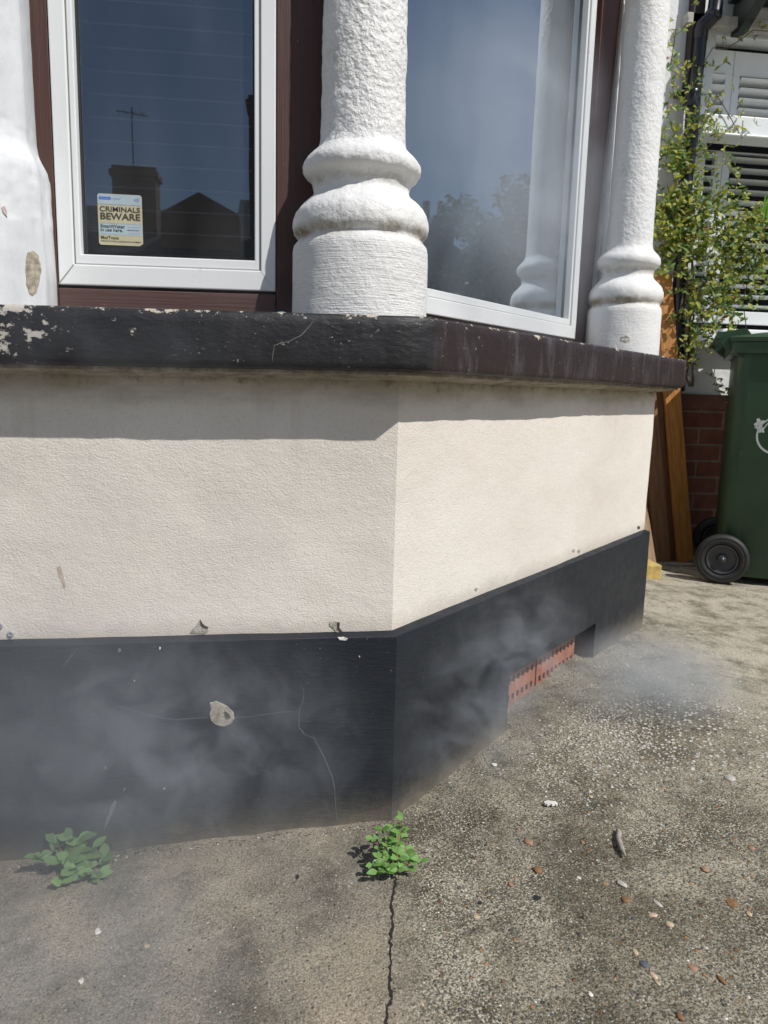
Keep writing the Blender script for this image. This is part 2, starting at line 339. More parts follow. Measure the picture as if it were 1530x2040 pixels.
# crack running from the weed towards the viewer
M_crack=simple('crack_dirt',(.018,.015,.012),.95).m
def ribbon(pts,wd,lift=.0015,up=Vector((0,0,1)),jit=.35):
    L=[];R=[];n=len(pts)
    for i,p in enumerate(pts):
        t=(pts[min(i+1,n-1)]-pts[max(i-1,0)]).normalized(); s=t.cross(up).normalized()
        ww=wd*(1+random.uniform(-jit,jit))*(.35+.65*min(1,min(i,n-1-i)/2.5))
        L.append(p+s*ww/2+up*lift); R.append(p-s*ww/2+up*lift)
    return L+R,[(i,i+1,n+i+1,n+i) for i in range(n-1)]
def wander(P,Q,n,amp,seed=0):
    out=[]
    for i in range(n+1):
        t=i/n; p=P.lerp(Q,t); d=(Q-P).normalized(); s=d.cross(Vector((0,0,1))) if abs(d.z)<.8 else Vector((1,0,0))
        out.append(p+s*amp*(noise.noise(Vector((t*4.5,seed,0)))+.5*noise.noise(Vector((t*14,seed,3)))+.3*noise.noise(Vector((t*37,seed,7)))))
    return out
mb=MB(); pts=[]
kp=[(790,1742),(788,1765),(781,1800),(783,1835),(778,1870),(780,1905),(777,1940),(779,1975),(781,1995),(771,2012),(769,2045),(772,2080)]
wp=[at_g(*p) for p in kp]
for a,b in zip(wp,wp[1:]):
    for i in range(5):
        q=a.lerp(b,i/5)+Vector((random.uniform(-1,1)*.0019,0,0)); q.z=gz(q.x)+.010*noise.noise(Vector((q.x*2.3,q.y*2.3,1)))+.0035*noise.noise(Vector((q.x*14,q.y*14,5))); pts.append(q)
v_,f_=ribbon(pts,.0030,.0012,jit=.6); mb.add(v_,f_)
mb.build('crack',M_crack,g)

# ------------------------------------------------------------------ the bay
house=thing('bay_window_house','cream rendered bay with white columns, black window ledge and black plinth','house')
LR=1.30126; C0=Vector((-1.88,0,0)); C1=Vector((0,0,0)); C2=Vector((S2,S2,0))*LR; C3=Vector((C2.x,2.15,0)); CM=C0+Vector((-S2,S2,0))*LR
PATH=[CM,C0,C1,C2,C3]
def normals(path):
    out=[]
    for i in range(len(path)-1):
        t=(path[i+1]-path[i]).normalized(); out.append(Vector((t.y,-t.x,0)))
    return out
def path_samples(step, extra=()):
    """list of (point, offset vector per metre outward, u)"""
    ns=normals(PATH); out=[]; u=0
    for i in range(len(PATH)-1):
        a,b=PATH[i],PATH[i+1]; L=(b-a).length; n=max(1,round(L/step[i])); ts=set(round(k/n,6) for k in range(n))
        if i==2: ts|=set(round(s/L,6) for s in extra)
        for t in sorted(ts):
            off=ns[i]
            if t==0 and i>0: off=(ns[i-1]+ns[i])/(1+ns[i-1].dot(ns[i]))
            out.append((a.lerp(b,t),off,i,t*L))
    out.append((PATH[-1],ns[-1],3,(PATH[-1]-PATH[-2]).length)); return out
STEP=(.2,.02,.02,.1)
def sweep(name,prof,mat,parent,disp=None,extra=(),skip=None,closed=False,smooth=True,angle=38):
    sm=path_samples(STEP,extra); n=len(prof); vs=[]
    for (p,off,seg,s) in sm:
        for j,(o,z) in enumerate(prof):
            q=p+off*o+Vector((0,0,z))
            if disp: q+=off.normalized()*disp(q,j)
            vs.append(q)
    fs=[]
    for i in range(len(sm)-1):
        for j in range(n if closed else n-1):
            if skip and skip(sm[i],sm[i+1],prof[j],prof[(j+1)%n]): continue
            fs.append((i*n+j,(i+1)*n+j,(i+1)*n+(j+1)%n,i*n+(j+1)%n))
    return MB().add(vs,fs).build(name,mat,parent,smooth=smooth,shear=True,recalc=closed,angle=angle)
nz=lambda q,s,k=0: noise.noise(Vector((q.x*s+k,q.y*s,q.z*s)))
prof=[(0,.335+i*.0125) for i in range(37)]
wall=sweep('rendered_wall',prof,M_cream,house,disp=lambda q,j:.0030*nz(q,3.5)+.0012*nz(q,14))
for p in wall.data.polygons: p.flip()
# plinth with the opening for the vents
OS0,OS1,OZ=.415,.905,.146
zs=[.33-.0125*i for i in range(15)]; zs=[z_ for z_ in zs if abs(z_-OZ)>.006 and z_>.16]+[OZ]+[.13-.0135*i for i in range(30)]
prof=[(-.01,.3525),(.0,.352),(.0150,.3465),(.0158,.3450),(.016,.338)]+[(.016,z_) for z_ in zs[1:]]
def skp(a,b,p,q): return a[2]==2 and b[2]==2 and a[3]>=OS0-1e-4 and b[3]<=OS1+1e-4 and max(p[1],q[1])<=OZ+1e-4
plinth=sweep('plinth',prof,M_plinth,house,disp=lambda q,j:(.0022*nz(q,4,3)+.0009*nz(q,16))*(1 if j>1 else .3),extra=(OS0,OS1),skip=skp,angle=22)
for p in plinth.data.polygons: p.flip()
def rf(s,w_,z_): # coordinates on the canted side: along, inwards, up
    return Vector((s*S2-w_*S2, s*S2+w_*S2, z_))
mb=MB(); I=.052
for (s0,s1,a,b) in ((OS0,OS0,None,None),(OS1,OS1,None,None)):
    mb.add([rf(s0,-.0165,-.1),rf(s0,I,-.1),rf(s0,I,OZ),rf(s0,-.0165,OZ)],[(0,1,2,3)])
mb.add([rf(OS0,-.0165,OZ),rf(OS1,-.0165,OZ),rf(OS1,I,OZ),rf(OS0,I,OZ)],[(0,1,2,3)])
mb.build('vent_reveal',M_plinth,plinth,shear=True)
M_mortar=simple('old_mortar',(.11,.095,.08),.95,n=40,bumpd=.002).m
MB().add([rf(OS0-.01,I,-.1),rf(OS1+.01,I,-.1),rf(OS1+.01,I,.2),rf(OS0-.01,I,.2)],[(0,1,2,3)]).build('recess_back',M_mortar,plinth,shear=True)
M_terra=simple('terracotta',(.33,.135,.08),.8,n=30,bumpd=.001,var=.3).m
M_hole=simple('vent_hole',(.012,.010,.009),.95).m
def air_brick(s0):
    W_,H_=.232,.135; nxh,nzh=9,3; z0=.020
    us=[0]; 
    for i in range(nxh): c_=.020+(W_-.04)*(i/(nxh-1)); us+= [c_-.0065,c_+.0065]
    us.append(W_); vz=[0]
    for j in range(nzh): c_=.024+(H_-.048)*(j/(nzh-1)); vz+=[c_-.0085,c_+.0085]
    vz.append(H_); mb=MB(); w0=.034
    for i in range(len(us)-1):
        for j in range(len(vz)-1):
            q=[rf(s0+us[i],w0,z0+vz[j]),rf(s0+us[i+1],w0,z0+vz[j]),rf(s0+us[i+1],w0,z0+vz[j+1]),rf(s0+us[i],w0,z0+vz[j+1])]
            if i%2==1 and j%2==1:
                n_=Vector((-S2,S2,0))*.016; q2=[p+n_ for p in q]
                mb.add(q+q2,[(0,1,5,4),(1,2,6,5),(2,3,7,6),(3,0,4,7)],0); mb.add(q2,[(0,1,2,3)],1)
            else: mb.add(q,[(0,1,2,3)],0)
    a=[rf(s0,w0,z0),rf(s0+W_,w0,z0),rf(s0+W_,w0,z0+H_),rf(s0,w0,z0+H_)]; n_=Vector((-S2,S2,0))*.0175
    mb.add(a+[p+n_ for p in a],[(0,1,5,4),(1,2,6,5),(2,3,7,6),(3,0,4,7)],0)
    return mb.build('air_brick',[M_terra,M_hole],house,shear=True,recalc=False)
air_brick(.420); air_brick(.660)
# ledge
def ledge_disp(q,j): return .0016*nz(q,22)+.0010*nz(q,60)
prof=[(-.22,.874),(-.1,.874),(.02,.874),(.060,.8738),(.069,.8725),(.0728,.868),(.0732,.855),(.0735,.84),(.0735,.82),(.0733,.802),(.072,.7945),(.068,.7905),(.060,.7895),(.02,.790),(-.015,.790)]
ledge=sweep('window_ledge',prof,M_ledge,house,disp=lambda q,j: ledge_disp(q,j) if 3<=j<=12 else 0,closed=True,angle=60)
# underside drip line: a rough cream bead where the render meets the ledge
prof=[(-.005,.786),(.030,.7885),(.058,.7893),(.058,.784),(.0,.776)]
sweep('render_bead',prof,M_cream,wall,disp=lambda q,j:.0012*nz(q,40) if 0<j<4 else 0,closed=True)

# columns
CP=[(.862,.119),(.90,.1192),(.96,.1188),(.996,.1185),(1.006,.1165),(1.012,.1115),(1.017,.1085),(1.021,.1120),(1.029,.1178),(1.040,.1192),(1.050,.1186),(1.060,.1150),(1.069,.1085),(1.078,.0985),(1.086,.0885),(1.093,.0830),(1.100,.0822),(1.108,.0840),(1.115,.0875),(1.119,.0920),(1.1225,.0975),(1.128,.1010),(1.136,.1016),(1.143,.1000),(1.149,.0955),(1.155,.0895),(1.161,.0830),(1.167,.0770),(1.174,.0738),(1.185,.0725),(1.25,.0712),(1.35,.0705),(1.6,.069),(1.9,.067),(2.3,.065)]
def resample(pr,dz):
    out=[]; 
    for (z0,r0),(z1,r1) in zip(pr,pr[1:]):
        n=max(1,round(max(z1-z0,abs(r1-r0))/dz)) if z0<1.75 else 2
        for i in range(n): t=i/n; out.append((z0+(z1-z0)*t,r0+(r1-r0)*t))
    return out+[pr[-1]]
def column(cx,cy,sc=1.,dz=.0045,n=168,seed=0,rough=1.,prof=None,mat=None,fac=0):
    pr=resample([(z_,r*sc) for z_,r in (prof or CP)],dz)
    def dp(q):
        qq=q+Vector((seed*3.1,0,0)); a=.0011*noise.noise(qq*28)+.0014*noise.noise(qq*11)
        if 1.018<q.z<1.17: a+=.0020*noise.noise(qq*34)+.0012*noise.noise(qq*80)-.003*max(0,.12-abs(noise.noise(qq*Vector((9,9,30)) if False else Vector((qq.x*9,qq.y*9,qq.z*34)))))
        if q.z>1.17 and not prof: a+=.0016*abs(noise.noise(qq*75))+.0008*noise.noise(qq*45)
        return a*rough
    return MB().lathe(pr,(cx,cy,0),n=n,disp=dp,fac=fac).build('column',mat or M_white,house,smooth=True,shear=True,recalc=True)
column(-.0557,.1345)
M_white_b=M_white.copy(); M_white_b.name='white_masonry_paint_worn'
for n_ in M_white_b.node_tree.nodes:
    if n_.type=='BUMP': n_.inputs['Strength'].default_value*=.5
col2=column(.7695,.8527,.862,seed=1,n=128,dz=.006,rough=.6,mat=M_white_b)
# left column: base plastered over into one smooth bell
CB=[(.862,.121),(.95,.1205),(1.03,.1195),(1.075,.1185),(1.098,.117),(1.112,.1135),(1.122,.1085),(1.132,.1035),(1.142,.1000),(1.155,.0982),(1.17,.0975),(1.2,.0970),(1.35,.0965),(1.7,.094),(2.3,.09)]
# (its shoulder is not level: built up higher on the left)
bell=column(-.692,.1345,1.0,seed=2,rough=.7,prof=[(z_,r_*1.035) for z_,r_ in CB],mat=M_white_s,fac=7)
for cx in (-1.29,-1.84): column(cx,.1345,1.,dz=.02,n=48,seed=3)

# plaster fillets between second column and its timber post
mb=MB()
fs_=lambda z_: 1.128+.085*(z_-.874)
q=MB(); P4=[]
for k in range(42):
    z_=.875+k*.03; e_=fs_(z_)+.003*noise.noise(Vector((k*.9,4,0))); P4+=[rf(e_,.150,z_),rf(1.30,.150,z_),rf(1.30,.24,z_),rf(e_,.24,z_)]
q.add(P4,[(4*k+a,4*k+(a+1)%4,4*k+4+(a+1)%4,4*k+4+a) for k in range(41) for a in range(4)]); q.build('plaster_infill',M_white_s,house,smooth=True,shear=True,angle=40)
pts=[rf(fs_(.874+i*.03)+.003*noise.noise(Vector((i*.7,0,0))),.150+.003*noise.noise(Vector((i*1.3,5,0))),.874+i*.03) for i in range(42)]
mb.tube(pts,[.006+.003*noise.noise(Vector((i*1.9,2,0))) for i in range(42)],6); mb.build('plaster_fillet',M_white,house,smooth=True,shear=True)
mb=MB()
pts=[Vector((-.596+.003*noise.noise(Vector((i*.9,1,0))),.150,.875+i*.025)) for i in range(11)]+[Vector((-.607-.010*min(1,i/3)+.002*noise.noise(Vector((i*.9,1,0))),.150,1.15+i*.025)) for i in range(32)]
mb.tube(pts,[.006+.003*noise.noise(Vector((i*1.9,8,0))) for i in range(len(pts))],6); mb.build('plaster_fillet',M_white,house,smooth=True,shear=True)

# windows -----------------------------------------------------------
def window(fn, s0, s1, zb, g0, g1, gb, name='window', lines=True, top=2.05, wf=.16, gd=.027):
    """fn(s,w,z)->point, frame front at w=wf. s0,s1 outer frame, g0,g1 glass, zb bottom, gb glass bottom"""
    e=0.0
    win=MB()
    def ring(mb,a0,a1,b,t,i0,i1,ib,it,w0,w1,mi=0):
        """mitred frame: outer a0,a1,b,t -> inner i0,i1,ib,it, front w0, back w1"""
        O=[(a0,b),(a1,b),(a1,t),(a0,t)]; N=[(i0,ib),(i1,ib),(i1,it),(i0,it)]
        for k in range(4):
            k2=(k+1)%4; o1,o2,n1,n2=O[k],O[k2],N[k],N[k2]
            P=[fn(o1[0],w0,o1[1]),fn(o2[0],w0,o2[1]),fn(n2[0],w0,n2[1]),fn(n1[0],w0,n1[1]),
               fn(o1[0],w1,o1[1]),fn(o2[0],w1,o2[1]),fn(n2[0],w1,n2[1]),fn(n1[0],w1,n1[1])]
            mb.add(P,[(0,1,2,3),(4,7,6,5),(0,4,5,1),(3,2,6,7)],mi)
    gt=top-(gb-zb)
    bd=.018; bs=.011
    fr=MB(); ring(fr,s0,s1,zb,top,g0-bs,g1+bs,gb-bd,gt+bd,wf,wf+.06); f=fr.build('window',M_upvc,house,shear=True,bevel=.0022)
    if name!='window': f.name=name
    # glazing bead (sub-part), gasket, pane, blind
    b=MB(); ring(b,g0-bs+.001,g1+bs-.001,gb-bd+.001,gt+bd-.001,g0,g1,gb,gt,wf+.005,wf+.032); b.build('glazing_bead',M_upvc,f,shear=True,bevel=.002)
    sm=MB(); ring(sm,g0-bs-.0006,g1+bs+.0006,gb-bd-.0006,gt+bd+.0006,g0-bs+.0012,g1+bs-.0012,gb-bd+.0012,gt+bd-.0012,wf+.0042,wf+.0044); sm.build('seam',M_grime,f,shear=True)
    # mitre joints at the two lower corners
    for (x0,x1) in ((s0,g0-bs),(s1,g1+bs)):
        t=.0007; MB().add([fn(x0-t,wf-.0004,zb+.002),fn(x0+t,wf-.0004,zb),fn(x1+t,wf-.0004,gb-bd-.001),fn(x1-t,wf-.0004,gb-bd)],[(0,1,2,3)]).build('mitre_joint',M_grime,f,shear=True)
    sg=MB(); ring(sg,g0-.001,g1+.001,gb-.001,gt+.001,g0+.0035,g1-.0035,gb+.0035,gt-.0035,wf+.022,wf+gd+.003); sg.build('gasket',M_seal,f,shear=True)
    gl=MB(); gl.add([fn(g0-.004,wf+gd,gb-.004),fn(g1+.004,wf+gd,gb-.004),fn(g1+.004,wf+gd,gt+.004),fn(g0-.004,wf+gd,gt+.004)],[(0,1,2,3)]); gl.build('pane',M_glass2 if fn is rf else M_glass,f,shear=True)
    # inner spacer bar of the double glazing
    sp=MB(); ring(sp,g0-.002,g1+.002,gb-.002,gt+.002,g0+.007,g1-.007,gb+.006,gt-.006,wf+gd+.005,wf+gd+.02); sp.build('spacer_bar',M_seal,f,shear=True)
    bl=MB(); wb=wf+.085
    bl.add([fn(s0,wb,zb-.02),fn(s1,wb,zb-.02),fn(s1,wb,top+.02),fn(s0,wb,top+.02)],[(0,1,2,3)],0)
    if lines:
        z_=zb+.03
        while z_<top:
            bl.add([fn(s0,wb-.004,z_-.0014),fn(s1,wb-.004,z_-.0014),fn(s1,wb-.0055,z_+.0014),fn(s0,wb-.0055,z_+.0014)],[(0,1,2,3)],1); z_+=.0385
    bl.build('blind',[M_navy,M_blindline],f,shear=True,recalc=False)
    return f
ff=lambda s,w_,z_: Vector((s,w_,z_))
window(ff,-.574,-.205,.9335,-.537,-.2415,.986)
# canted side window
window(rf,.13,1.052,.9215,.17,1.010,.974,lines=False,gd=.0255)  # its plain dark blind is added, standing for the unlit room behind
# windows further along the front (left of the picture) and on the far cant
for d in (-.60,-1.18): window(ff,-.574+d,-.225+d,.9335,-.537+d,-.2615+d,.986,lines=False)
# timber posts and rails
def bar(fn,s0,s1,w0,w1,z0,z1,name,mat,bev=.002):
    mb=MB(); P=[fn(s0,w0,z0),fn(s1,w0,z0),fn(s1,w1,z0),fn(s0,w1,z0),fn(s0,w0,z1),fn(s1,w0,z1),fn(s1,w1,z1),fn(s0,w1,z1)]
    mb.add(P,[(0,3,2,1),(4,5,6,7),(0,1,5,4),(1,2,6,5),(2,3,7,6),(3,0,4,7)]); return mb.build(name,mat,house,shear=True,bevel=bev)
bar(ff,-.204,-.06,.163,.25,.875,2.1,'timber_post',M_brown)
bar(ff,-.66,-.5755,.163,.25,.875,2.1,'timber_post',M_brown)
bar(ff,-.575,-.2045,.160,.23,.875,.928,'timber_rail',M_rail)
bar(ff,-.575,-.2045,.172,.23,.928,.9335,'timber_rail',M_seal,0)
bar(rf,.06,.128,.163,.25,.875,2.1,'timber_post',M_brown)
bar(rf,1.054,1.088,.175,.25,.875,2.1,'timber_post',M_brown)
bar(rf,1.089,1.26,.160,.25,.875,2.1,'timber_post',M_brown_lit)
bar(rf,.13,1.052,.166,.23,.875,.9213,'timber_rail',M_rail)
for d in (-.60,-1.18): bar(ff,-.66+d,-.5755+d,.163,.25,.875,2.1,'timber_post',M_brown); bar(ff,-.575+d,-.2045+d,.160,.23,.875,.9335,'timber_rail',M_rail)
# side return, head and roof of the bay
mb=MB(); mb.box((.72,1.05,.876),(.86,2.15,2.1)); mb.build('side_return_wall',M_white,house,shear=True)
mb=MB(); mb.box((C0.x-.1,.17,.876),(C0.x-.03,.9,2.1)); mb.build('far_return_wall',M_white,house,shear=True)
prof=[(.02,2.102),(.03,2.12),(.03,2.30),(.06,2.33),(.06,2.6),(-.25,2.6),(-.25,2.102)]
sweep('bay_head',prof,M_white,house,closed=True)
hv=[p+Vector((0,.24,2.59)) for p in PATH]; MB().add([Vector((v.x,v.y,2.59)) for v in PATH],[(0,1,2,3,4)]).build('bay_roof',M_seal,house,shear=True)
# main wall of the house behind the bay, on the left
MB().box((-6,2.16,-.4),(.90,2.4,5.6)).build('main_wall',M_white,house,shear=False)

# bare patches, chips, cracks on the walls (real thickness ~1 mm) ----------
M_bare=simple('bare_cement',(.42,.39,.32),.95,n=90,bumpd=.0035,var=.45).m
M_bare2=simple('bare_sand_cement',(.42,.37,.29),.95,n=110,bumpd=.004,var=.5).m
M_dark=simple('flake_edge',(.05,.04,.03),.95).m
M_palecrack=simple('pale_crack',(.15,.16,.165),.9).m
M_white2=simple('fresh_white_flake',(.62,.60,.56),.8,n=60).m
def fplane(y0): return lambda px,py:(lambda P:P-Vector((0,0,K*P.x)))(at_y(px,py,y0))
def cplane(w0): return lambda px,py:(lambda P:P-Vector((0,0,K*P.x)))(at(px,py,(S2,-S2,0),-w0))
from mathutils.bvhtree import BVHTree
def surf(ob,nrm,off,fall):
    bv=BVHTree.FromPolygons([v.co for v in ob.data.vertices],[tuple(p.vertices) for p in ob.data.polygons])
    def f(px,py):
        d=ray(px,py).normalized(); h=bv.ray_cast(CAM,d)
        if h[0] is None: return fall(px,py)
        P=h[0]+nrm*off; return P-Vector((0,0,K*P.x))
    return f
NF=Vector((0,-1,0)); NR=Vector((S2,-S2,0))
def patch(px,pl,nrm,mat,parent,name='bare_patch',th=.0012,jag=.8,rim=False,sub=3):
    P=[]; n=len(px)
    for i in range(n):
        a,b=px[i],px[(i+1)%n]
        for k in range(sub):
            t=k/sub; P.append(pl(a[0]+(b[0]-a[0])*t+random.uniform(-jag,jag)*(k>0),a[1]+(b[1]-a[1])*t+random.uniform(-jag,jag)*(k>0)))
    c=sum(P,Vector())/len(P); up=nrm*th; N=len(P)
    inner=[c.lerp(p,.9)+up for p in P]; mb=MB()
    mb.add([p-nrm*.002 for p in P]+inner+[c+up],[(i,(i+1)%N,N+(i+1)%N,N+i) for i in range(N)]+[(N+i,N+(i+1)%N,2*N) for i in range(N)])
    o=mb.build(name,mat,parent,shear=True)
    return o
F0=surf(wall,NF,.0004,fplane(-.0035)); FP=surf(plinth,NF,.0004,fplane(-.0285)); F1=surf(wall,NF,.0014,fplane(-.005)); FP1=surf(plinth,NF,.0018,fplane(-.0305)); CR=surf(wall,NR,.0003,cplane(-.0035))
patch([(377,1262),(385,1250),(393,1243),(400,1232),(404,1243),(410,1247),(416,1252),(415,1259),(410,1263)],F0,NF,M_bare,wall,th=.001)
patch([(655,1246),(656,1238),(664,1236),(672,1237),(677,1240),(674,1249),(683,1259),(676,1262),(668,1259),(665,1252)],F0,NF,M_bare,wall,th=.001)
patch([(399,1233),(402,1241),(408,1246),(416,1249),(414,1252),(406,1250),(400,1244)],F1,NF,M_dark,wall,name='plaster_lip',th=.001,jag=.3)
patch([(672,1238),(677,1240),(675,1250),(683,1259),(679,1259),(671,1252)],F1,NF,M_dark,wall,name='plaster_lip',th=.001,jag=.3)
patch([(417,1398),(430,1395),(445,1401),(456,1408),(466,1418),(469,1432),(461,1443),(447,1449),(433,1446),(420,1437),(416,1424),(419,1414)],FP,NF,M_bare2,plinth,th=.0012)
patch([(447,1415),(453,1418),(459,1424),(460,1430),(453,1431),(448,1426)],FP1,NF,M_dark,plinth,name='chip_hole',th=.001,jag=.4)
patch([(672,1269),(684,1268),(694,1272),(690,1276),(676,1275)],FP,NF,M_white2,plinth,name='paint_flake',th=.001,jag=.5)
for (x,y,r) in ((238,1296,3.5),(319,1291,2.5),(210,1529,3),(507,1674,3),(248,1572,3),(268,1356,1.5),(327,1571,1.6),(716,1308,1.6)):
    patch([(x+r*cos(a)*random.uniform(.6,1.1),y+1.5*r*sin(a)*random.uniform(.6,1.1)) for a in [k*pi/3 for k in range(6)]],FP,NF,M_palecrack if r>2.6 else M_white2,plinth,name='paint_flake',th=.001,jag=.2,sub=1)
patch([(230,1592),(232,1598),(224,1622),(212,1646),(206,1654),(212,1628),(217,1622),(220,1606)],FP,NF,simple('chalky_scrape',(.17,.175,.18),.9).m,plinth,name='scrape',th=.0008,jag=.7)
patch([(112,1128),(120,1124),(126,1142),(132,1170),(128,1176),(119,1152)],F0,NF,simple('brown_smear',(.47,.38,.32),.9,n=60,var=.3).m,wall,name='stain',th=.0001,jag=1)
for (x,y) in ((948,1174),(1142,1097),(1153,1098),(1272,1051)):
    patch([(x+3*cos(a),y+3.6*sin(a)) for a in [k*pi/4 for k in range(8)]],CR,NR,M_bare if x<1200 else M_dark,wall,name='screw_hole',th=.0008,jag=.2,sub=1)
# wall plugs near the left edge
for (x,y) in ((0,1246),(22,1262)):
    c_=F0(x,y); mb=MB(); Mx=Matrix.Rotation(radians(90),4,'X')
    mb.lathe([(-.002,.0052),(.0025,.005),(.003,.0042),(.003,.0022),(.0005,.002)],c_,n=18,M=Mx); mb.build('wall_plug',simple('grey_plug',(.32,.33,.34),.6).m,wall,shear=True)
# hairline cracks
def crack(pxs,pl,nrm,wd,mat,parent,lift=.0009):
    pts=[]
    for a,b in zip(pxs,pxs[1:]):
        n=max(2,int(math.hypot(b[0]-a[0],b[1]-a[1])/7))
        for i in range(n): t=i/n; pts.append(pl(a[0]+(b[0]-a[0])*t+random.uniform(-1,1),a[1]+(b[1]-a[1])*t+random.uniform(-1,1)))
    pts.append(pl(*pxs[-1])); v_,f_=ribbon(pts,wd,lift,nrm); MB().add(v_,f_).build('crack',mat,parent,shear=True)
crack([(228,1404),(262,1413),(300,1426),(345,1433),(380,1431),(414,1428)],FP,NF,.0009,M_palecrack,plinth)
crack([(470,1430),(520,1424),(560,1419),(592,1417)],FP,NF,.0009,M_palecrack,plinth)
crack([(598,1362),(606,1375),(603,1395),(595,1420),(596,1450),(606,1462),(626,1470),(640,1495),(655,1530),(666,1560),(668,1600),(672,1640)],FP,NF,.0010,M_palecrack,plinth)
crack([(156,1290),(140,1310),(122,1332)],FP,NF,.0009,M_palecrack,plinth)
L_=surf(ledge,NF,.0002,fplane(-.0748))
M_lc=simple('ledge_crack',(.22,.21,.20),.9).m
crack([(628,634),(618,648),(600,668),(575,680),(546,688),(543,720)],L_,NF,.0009,M_lc,ledge,.0006)
for x in (787,):
    pass
# bare patch on the left bell base
def cyl(px,py,cx=-.692,cy=.1345,r=.1225):
    d=ray(px,py); o=Vector((CX-cx,CY-cy)); dd=Vector((d.x,d.y)); A=dd.dot(dd); B=o.dot(dd); C_=o.dot(o)-r*r; D=max(0,B*B-A*C_)
    t=(-B-sqrt(D))/A; P=CAM+d*t; return P-Vector((0,0,K*P.x))
P=[(54,500),(66,496),(78,505),(80,520),(84,535),(80,560),(74,585),(66,594),(58,590),(51,570),(49,540),(50,515)]
NB=Vector((.3,-.95,0)); SB=surf(bell,NB,.0003,cyl); patch(P,SB,NB,M_bare2,bell,th=.0006,jag=1.0)
P=[(3,412),(9,409),(14,420),(15,434),(6,424)]
patch(P,SB,NB,simple('peeled_pink_primer',(.48,.40,.38),.9).m,bell,th=.0015,jag=.5)
P=[(1236,670),(1246,668),(1254,671),(1256,680),(1246,684),(1234,680)]
S2c=surf(col2,NB,.0003,lambda a,b:cyl(a,b,.7695,.8527,.1045)); patch(P,S2c,NB,M_bare,col2,name='bare_patch',th=.0003,jag=1.2)

# sticker in the left window -------------------------------------------
st=thing('window_sticker','yellow and pale blue CRIMINALS BEWARE sticker in the bottom corner of the left window pane','sticker')
YS=.1862
tl,tr_,br,bl_=[at_y(*p,YS) for p in ((194.5,384.5),(283,389.5),(285.5,490.5),(197.5,487))]
ex=((tr_-tl)+(br-bl_))/2; ez=((tl-bl_)+(tr_-br))/2; Wd,Ht=ex.length,ez.length; ex.normalize(); ez=(ez-ex*ez.dot(ex)).normalized(); org=bl_
MS=Matrix(((ex.x,ez.x,-0,org.x),(ex.y,ez.y,-1,org.y),(ex.z,ez.z,0,org.z),(0,0,0,1)))
def flat(name,mat,parent,polys,lift):
    mb=MB()
    for p in polys: mb.add([MS@Vector((x,y,lift)) for x,y in p],[tuple(range(len(p)))])
    return mb.build(name,mat,parent,recalc=False)
M_sty=simple('sticker_yellow',(.46,.43,.29),.5,n=30,var=.08).m; M_stb=simple('sticker_pale_blue',(.37,.45,.50),.5,n=30,var=.08).m
M_ink=simple('sticker_ink',(.05,.045,.03),.6).m; M_blue=simple('sticker_blue',(.05,.13,.50),.5).m; M_ln=simple('sticker_line',(.25,.33,.40),.6).m
r=.003
mb=MB(); base=[(0,r),(r,0),(Wd-.006,0),(Wd,.004),(Wd,Ht-r),(Wd-r,Ht),(r,Ht),(0,Ht-r)]
mb.add([MS@Vector((x,y,0)) for x,y in base]+[MS@Vector((x,y,-.0006)) for x,y in base],[tuple(range(8)),tuple(range(8,16))[::-1]]+[(i,(i+1)%8,8+(i+1)%8,8+i) for i in range(8)])
mb.build('backing',M_sty,st)
flat('blue_band',M_stb,st,[[(0.0005,Ht*.79),(Wd-.0005,Ht*.79),(Wd-.0005,Ht-r),(Wd-r,Ht-.0005),(r,Ht-.0005),(.0005,Ht-r)]],.0002)
flat('blue_band',M_stb,st,[[(0.0005,Ht*.20),(Wd-.0005,Ht*.20),(Wd-.0005,Ht*.43),(.0005,Ht*.43)]],.0002)
flat('blue_panel',M_blue,st,[[(Wd*.035,Ht*.885),(Wd*.30,Ht*.885),(Wd*.30,Ht*.94),(Wd*.035,Ht*.94)]],.0004)
flat('panel_lines',M_stb,st,[[(Wd*.06,Ht*.905),(Wd*.27,Ht*.905),(Wd*.27,Ht*.912),(Wd*.06,Ht*.912)]],.0005)
flat('map_emblem',M_ln,st,[[(Wd*.82,Ht*.90),(Wd*.86,Ht*.93),(Wd*.94,Ht*.95),(Wd*.945,Ht*.90),(Wd*.93,Ht*.875),(Wd*.90,Ht*.85),(Wd*.89,Ht*.87),(Wd*.83,Ht*.88)]],.0004)
flat('wave_lines',M_ln,st,[[(Wd*.65,Ht*y_),(Wd*.80,Ht*(y_-.012)),(Wd*.95,Ht*y_),(Wd*.95,Ht*(y_+.004)),(Wd*.80,Ht*(y_-.008)),(Wd*.65,Ht*(y_+.004))] for y_ in (.37,.245)]+[[(Wd*.04,Ht*y_),(Wd*.96,Ht*(y_-.005)),(Wd*.96,Ht*(y_-.002)),(Wd*.04,Ht*(y_+.004))] for y_ in (.425,.80)]+[[(Wd*.05,Ht*.218),(Wd*.45,Ht*.213),(Wd*.45,Ht*.216),(Wd*.05,Ht*.221)]],.0004)
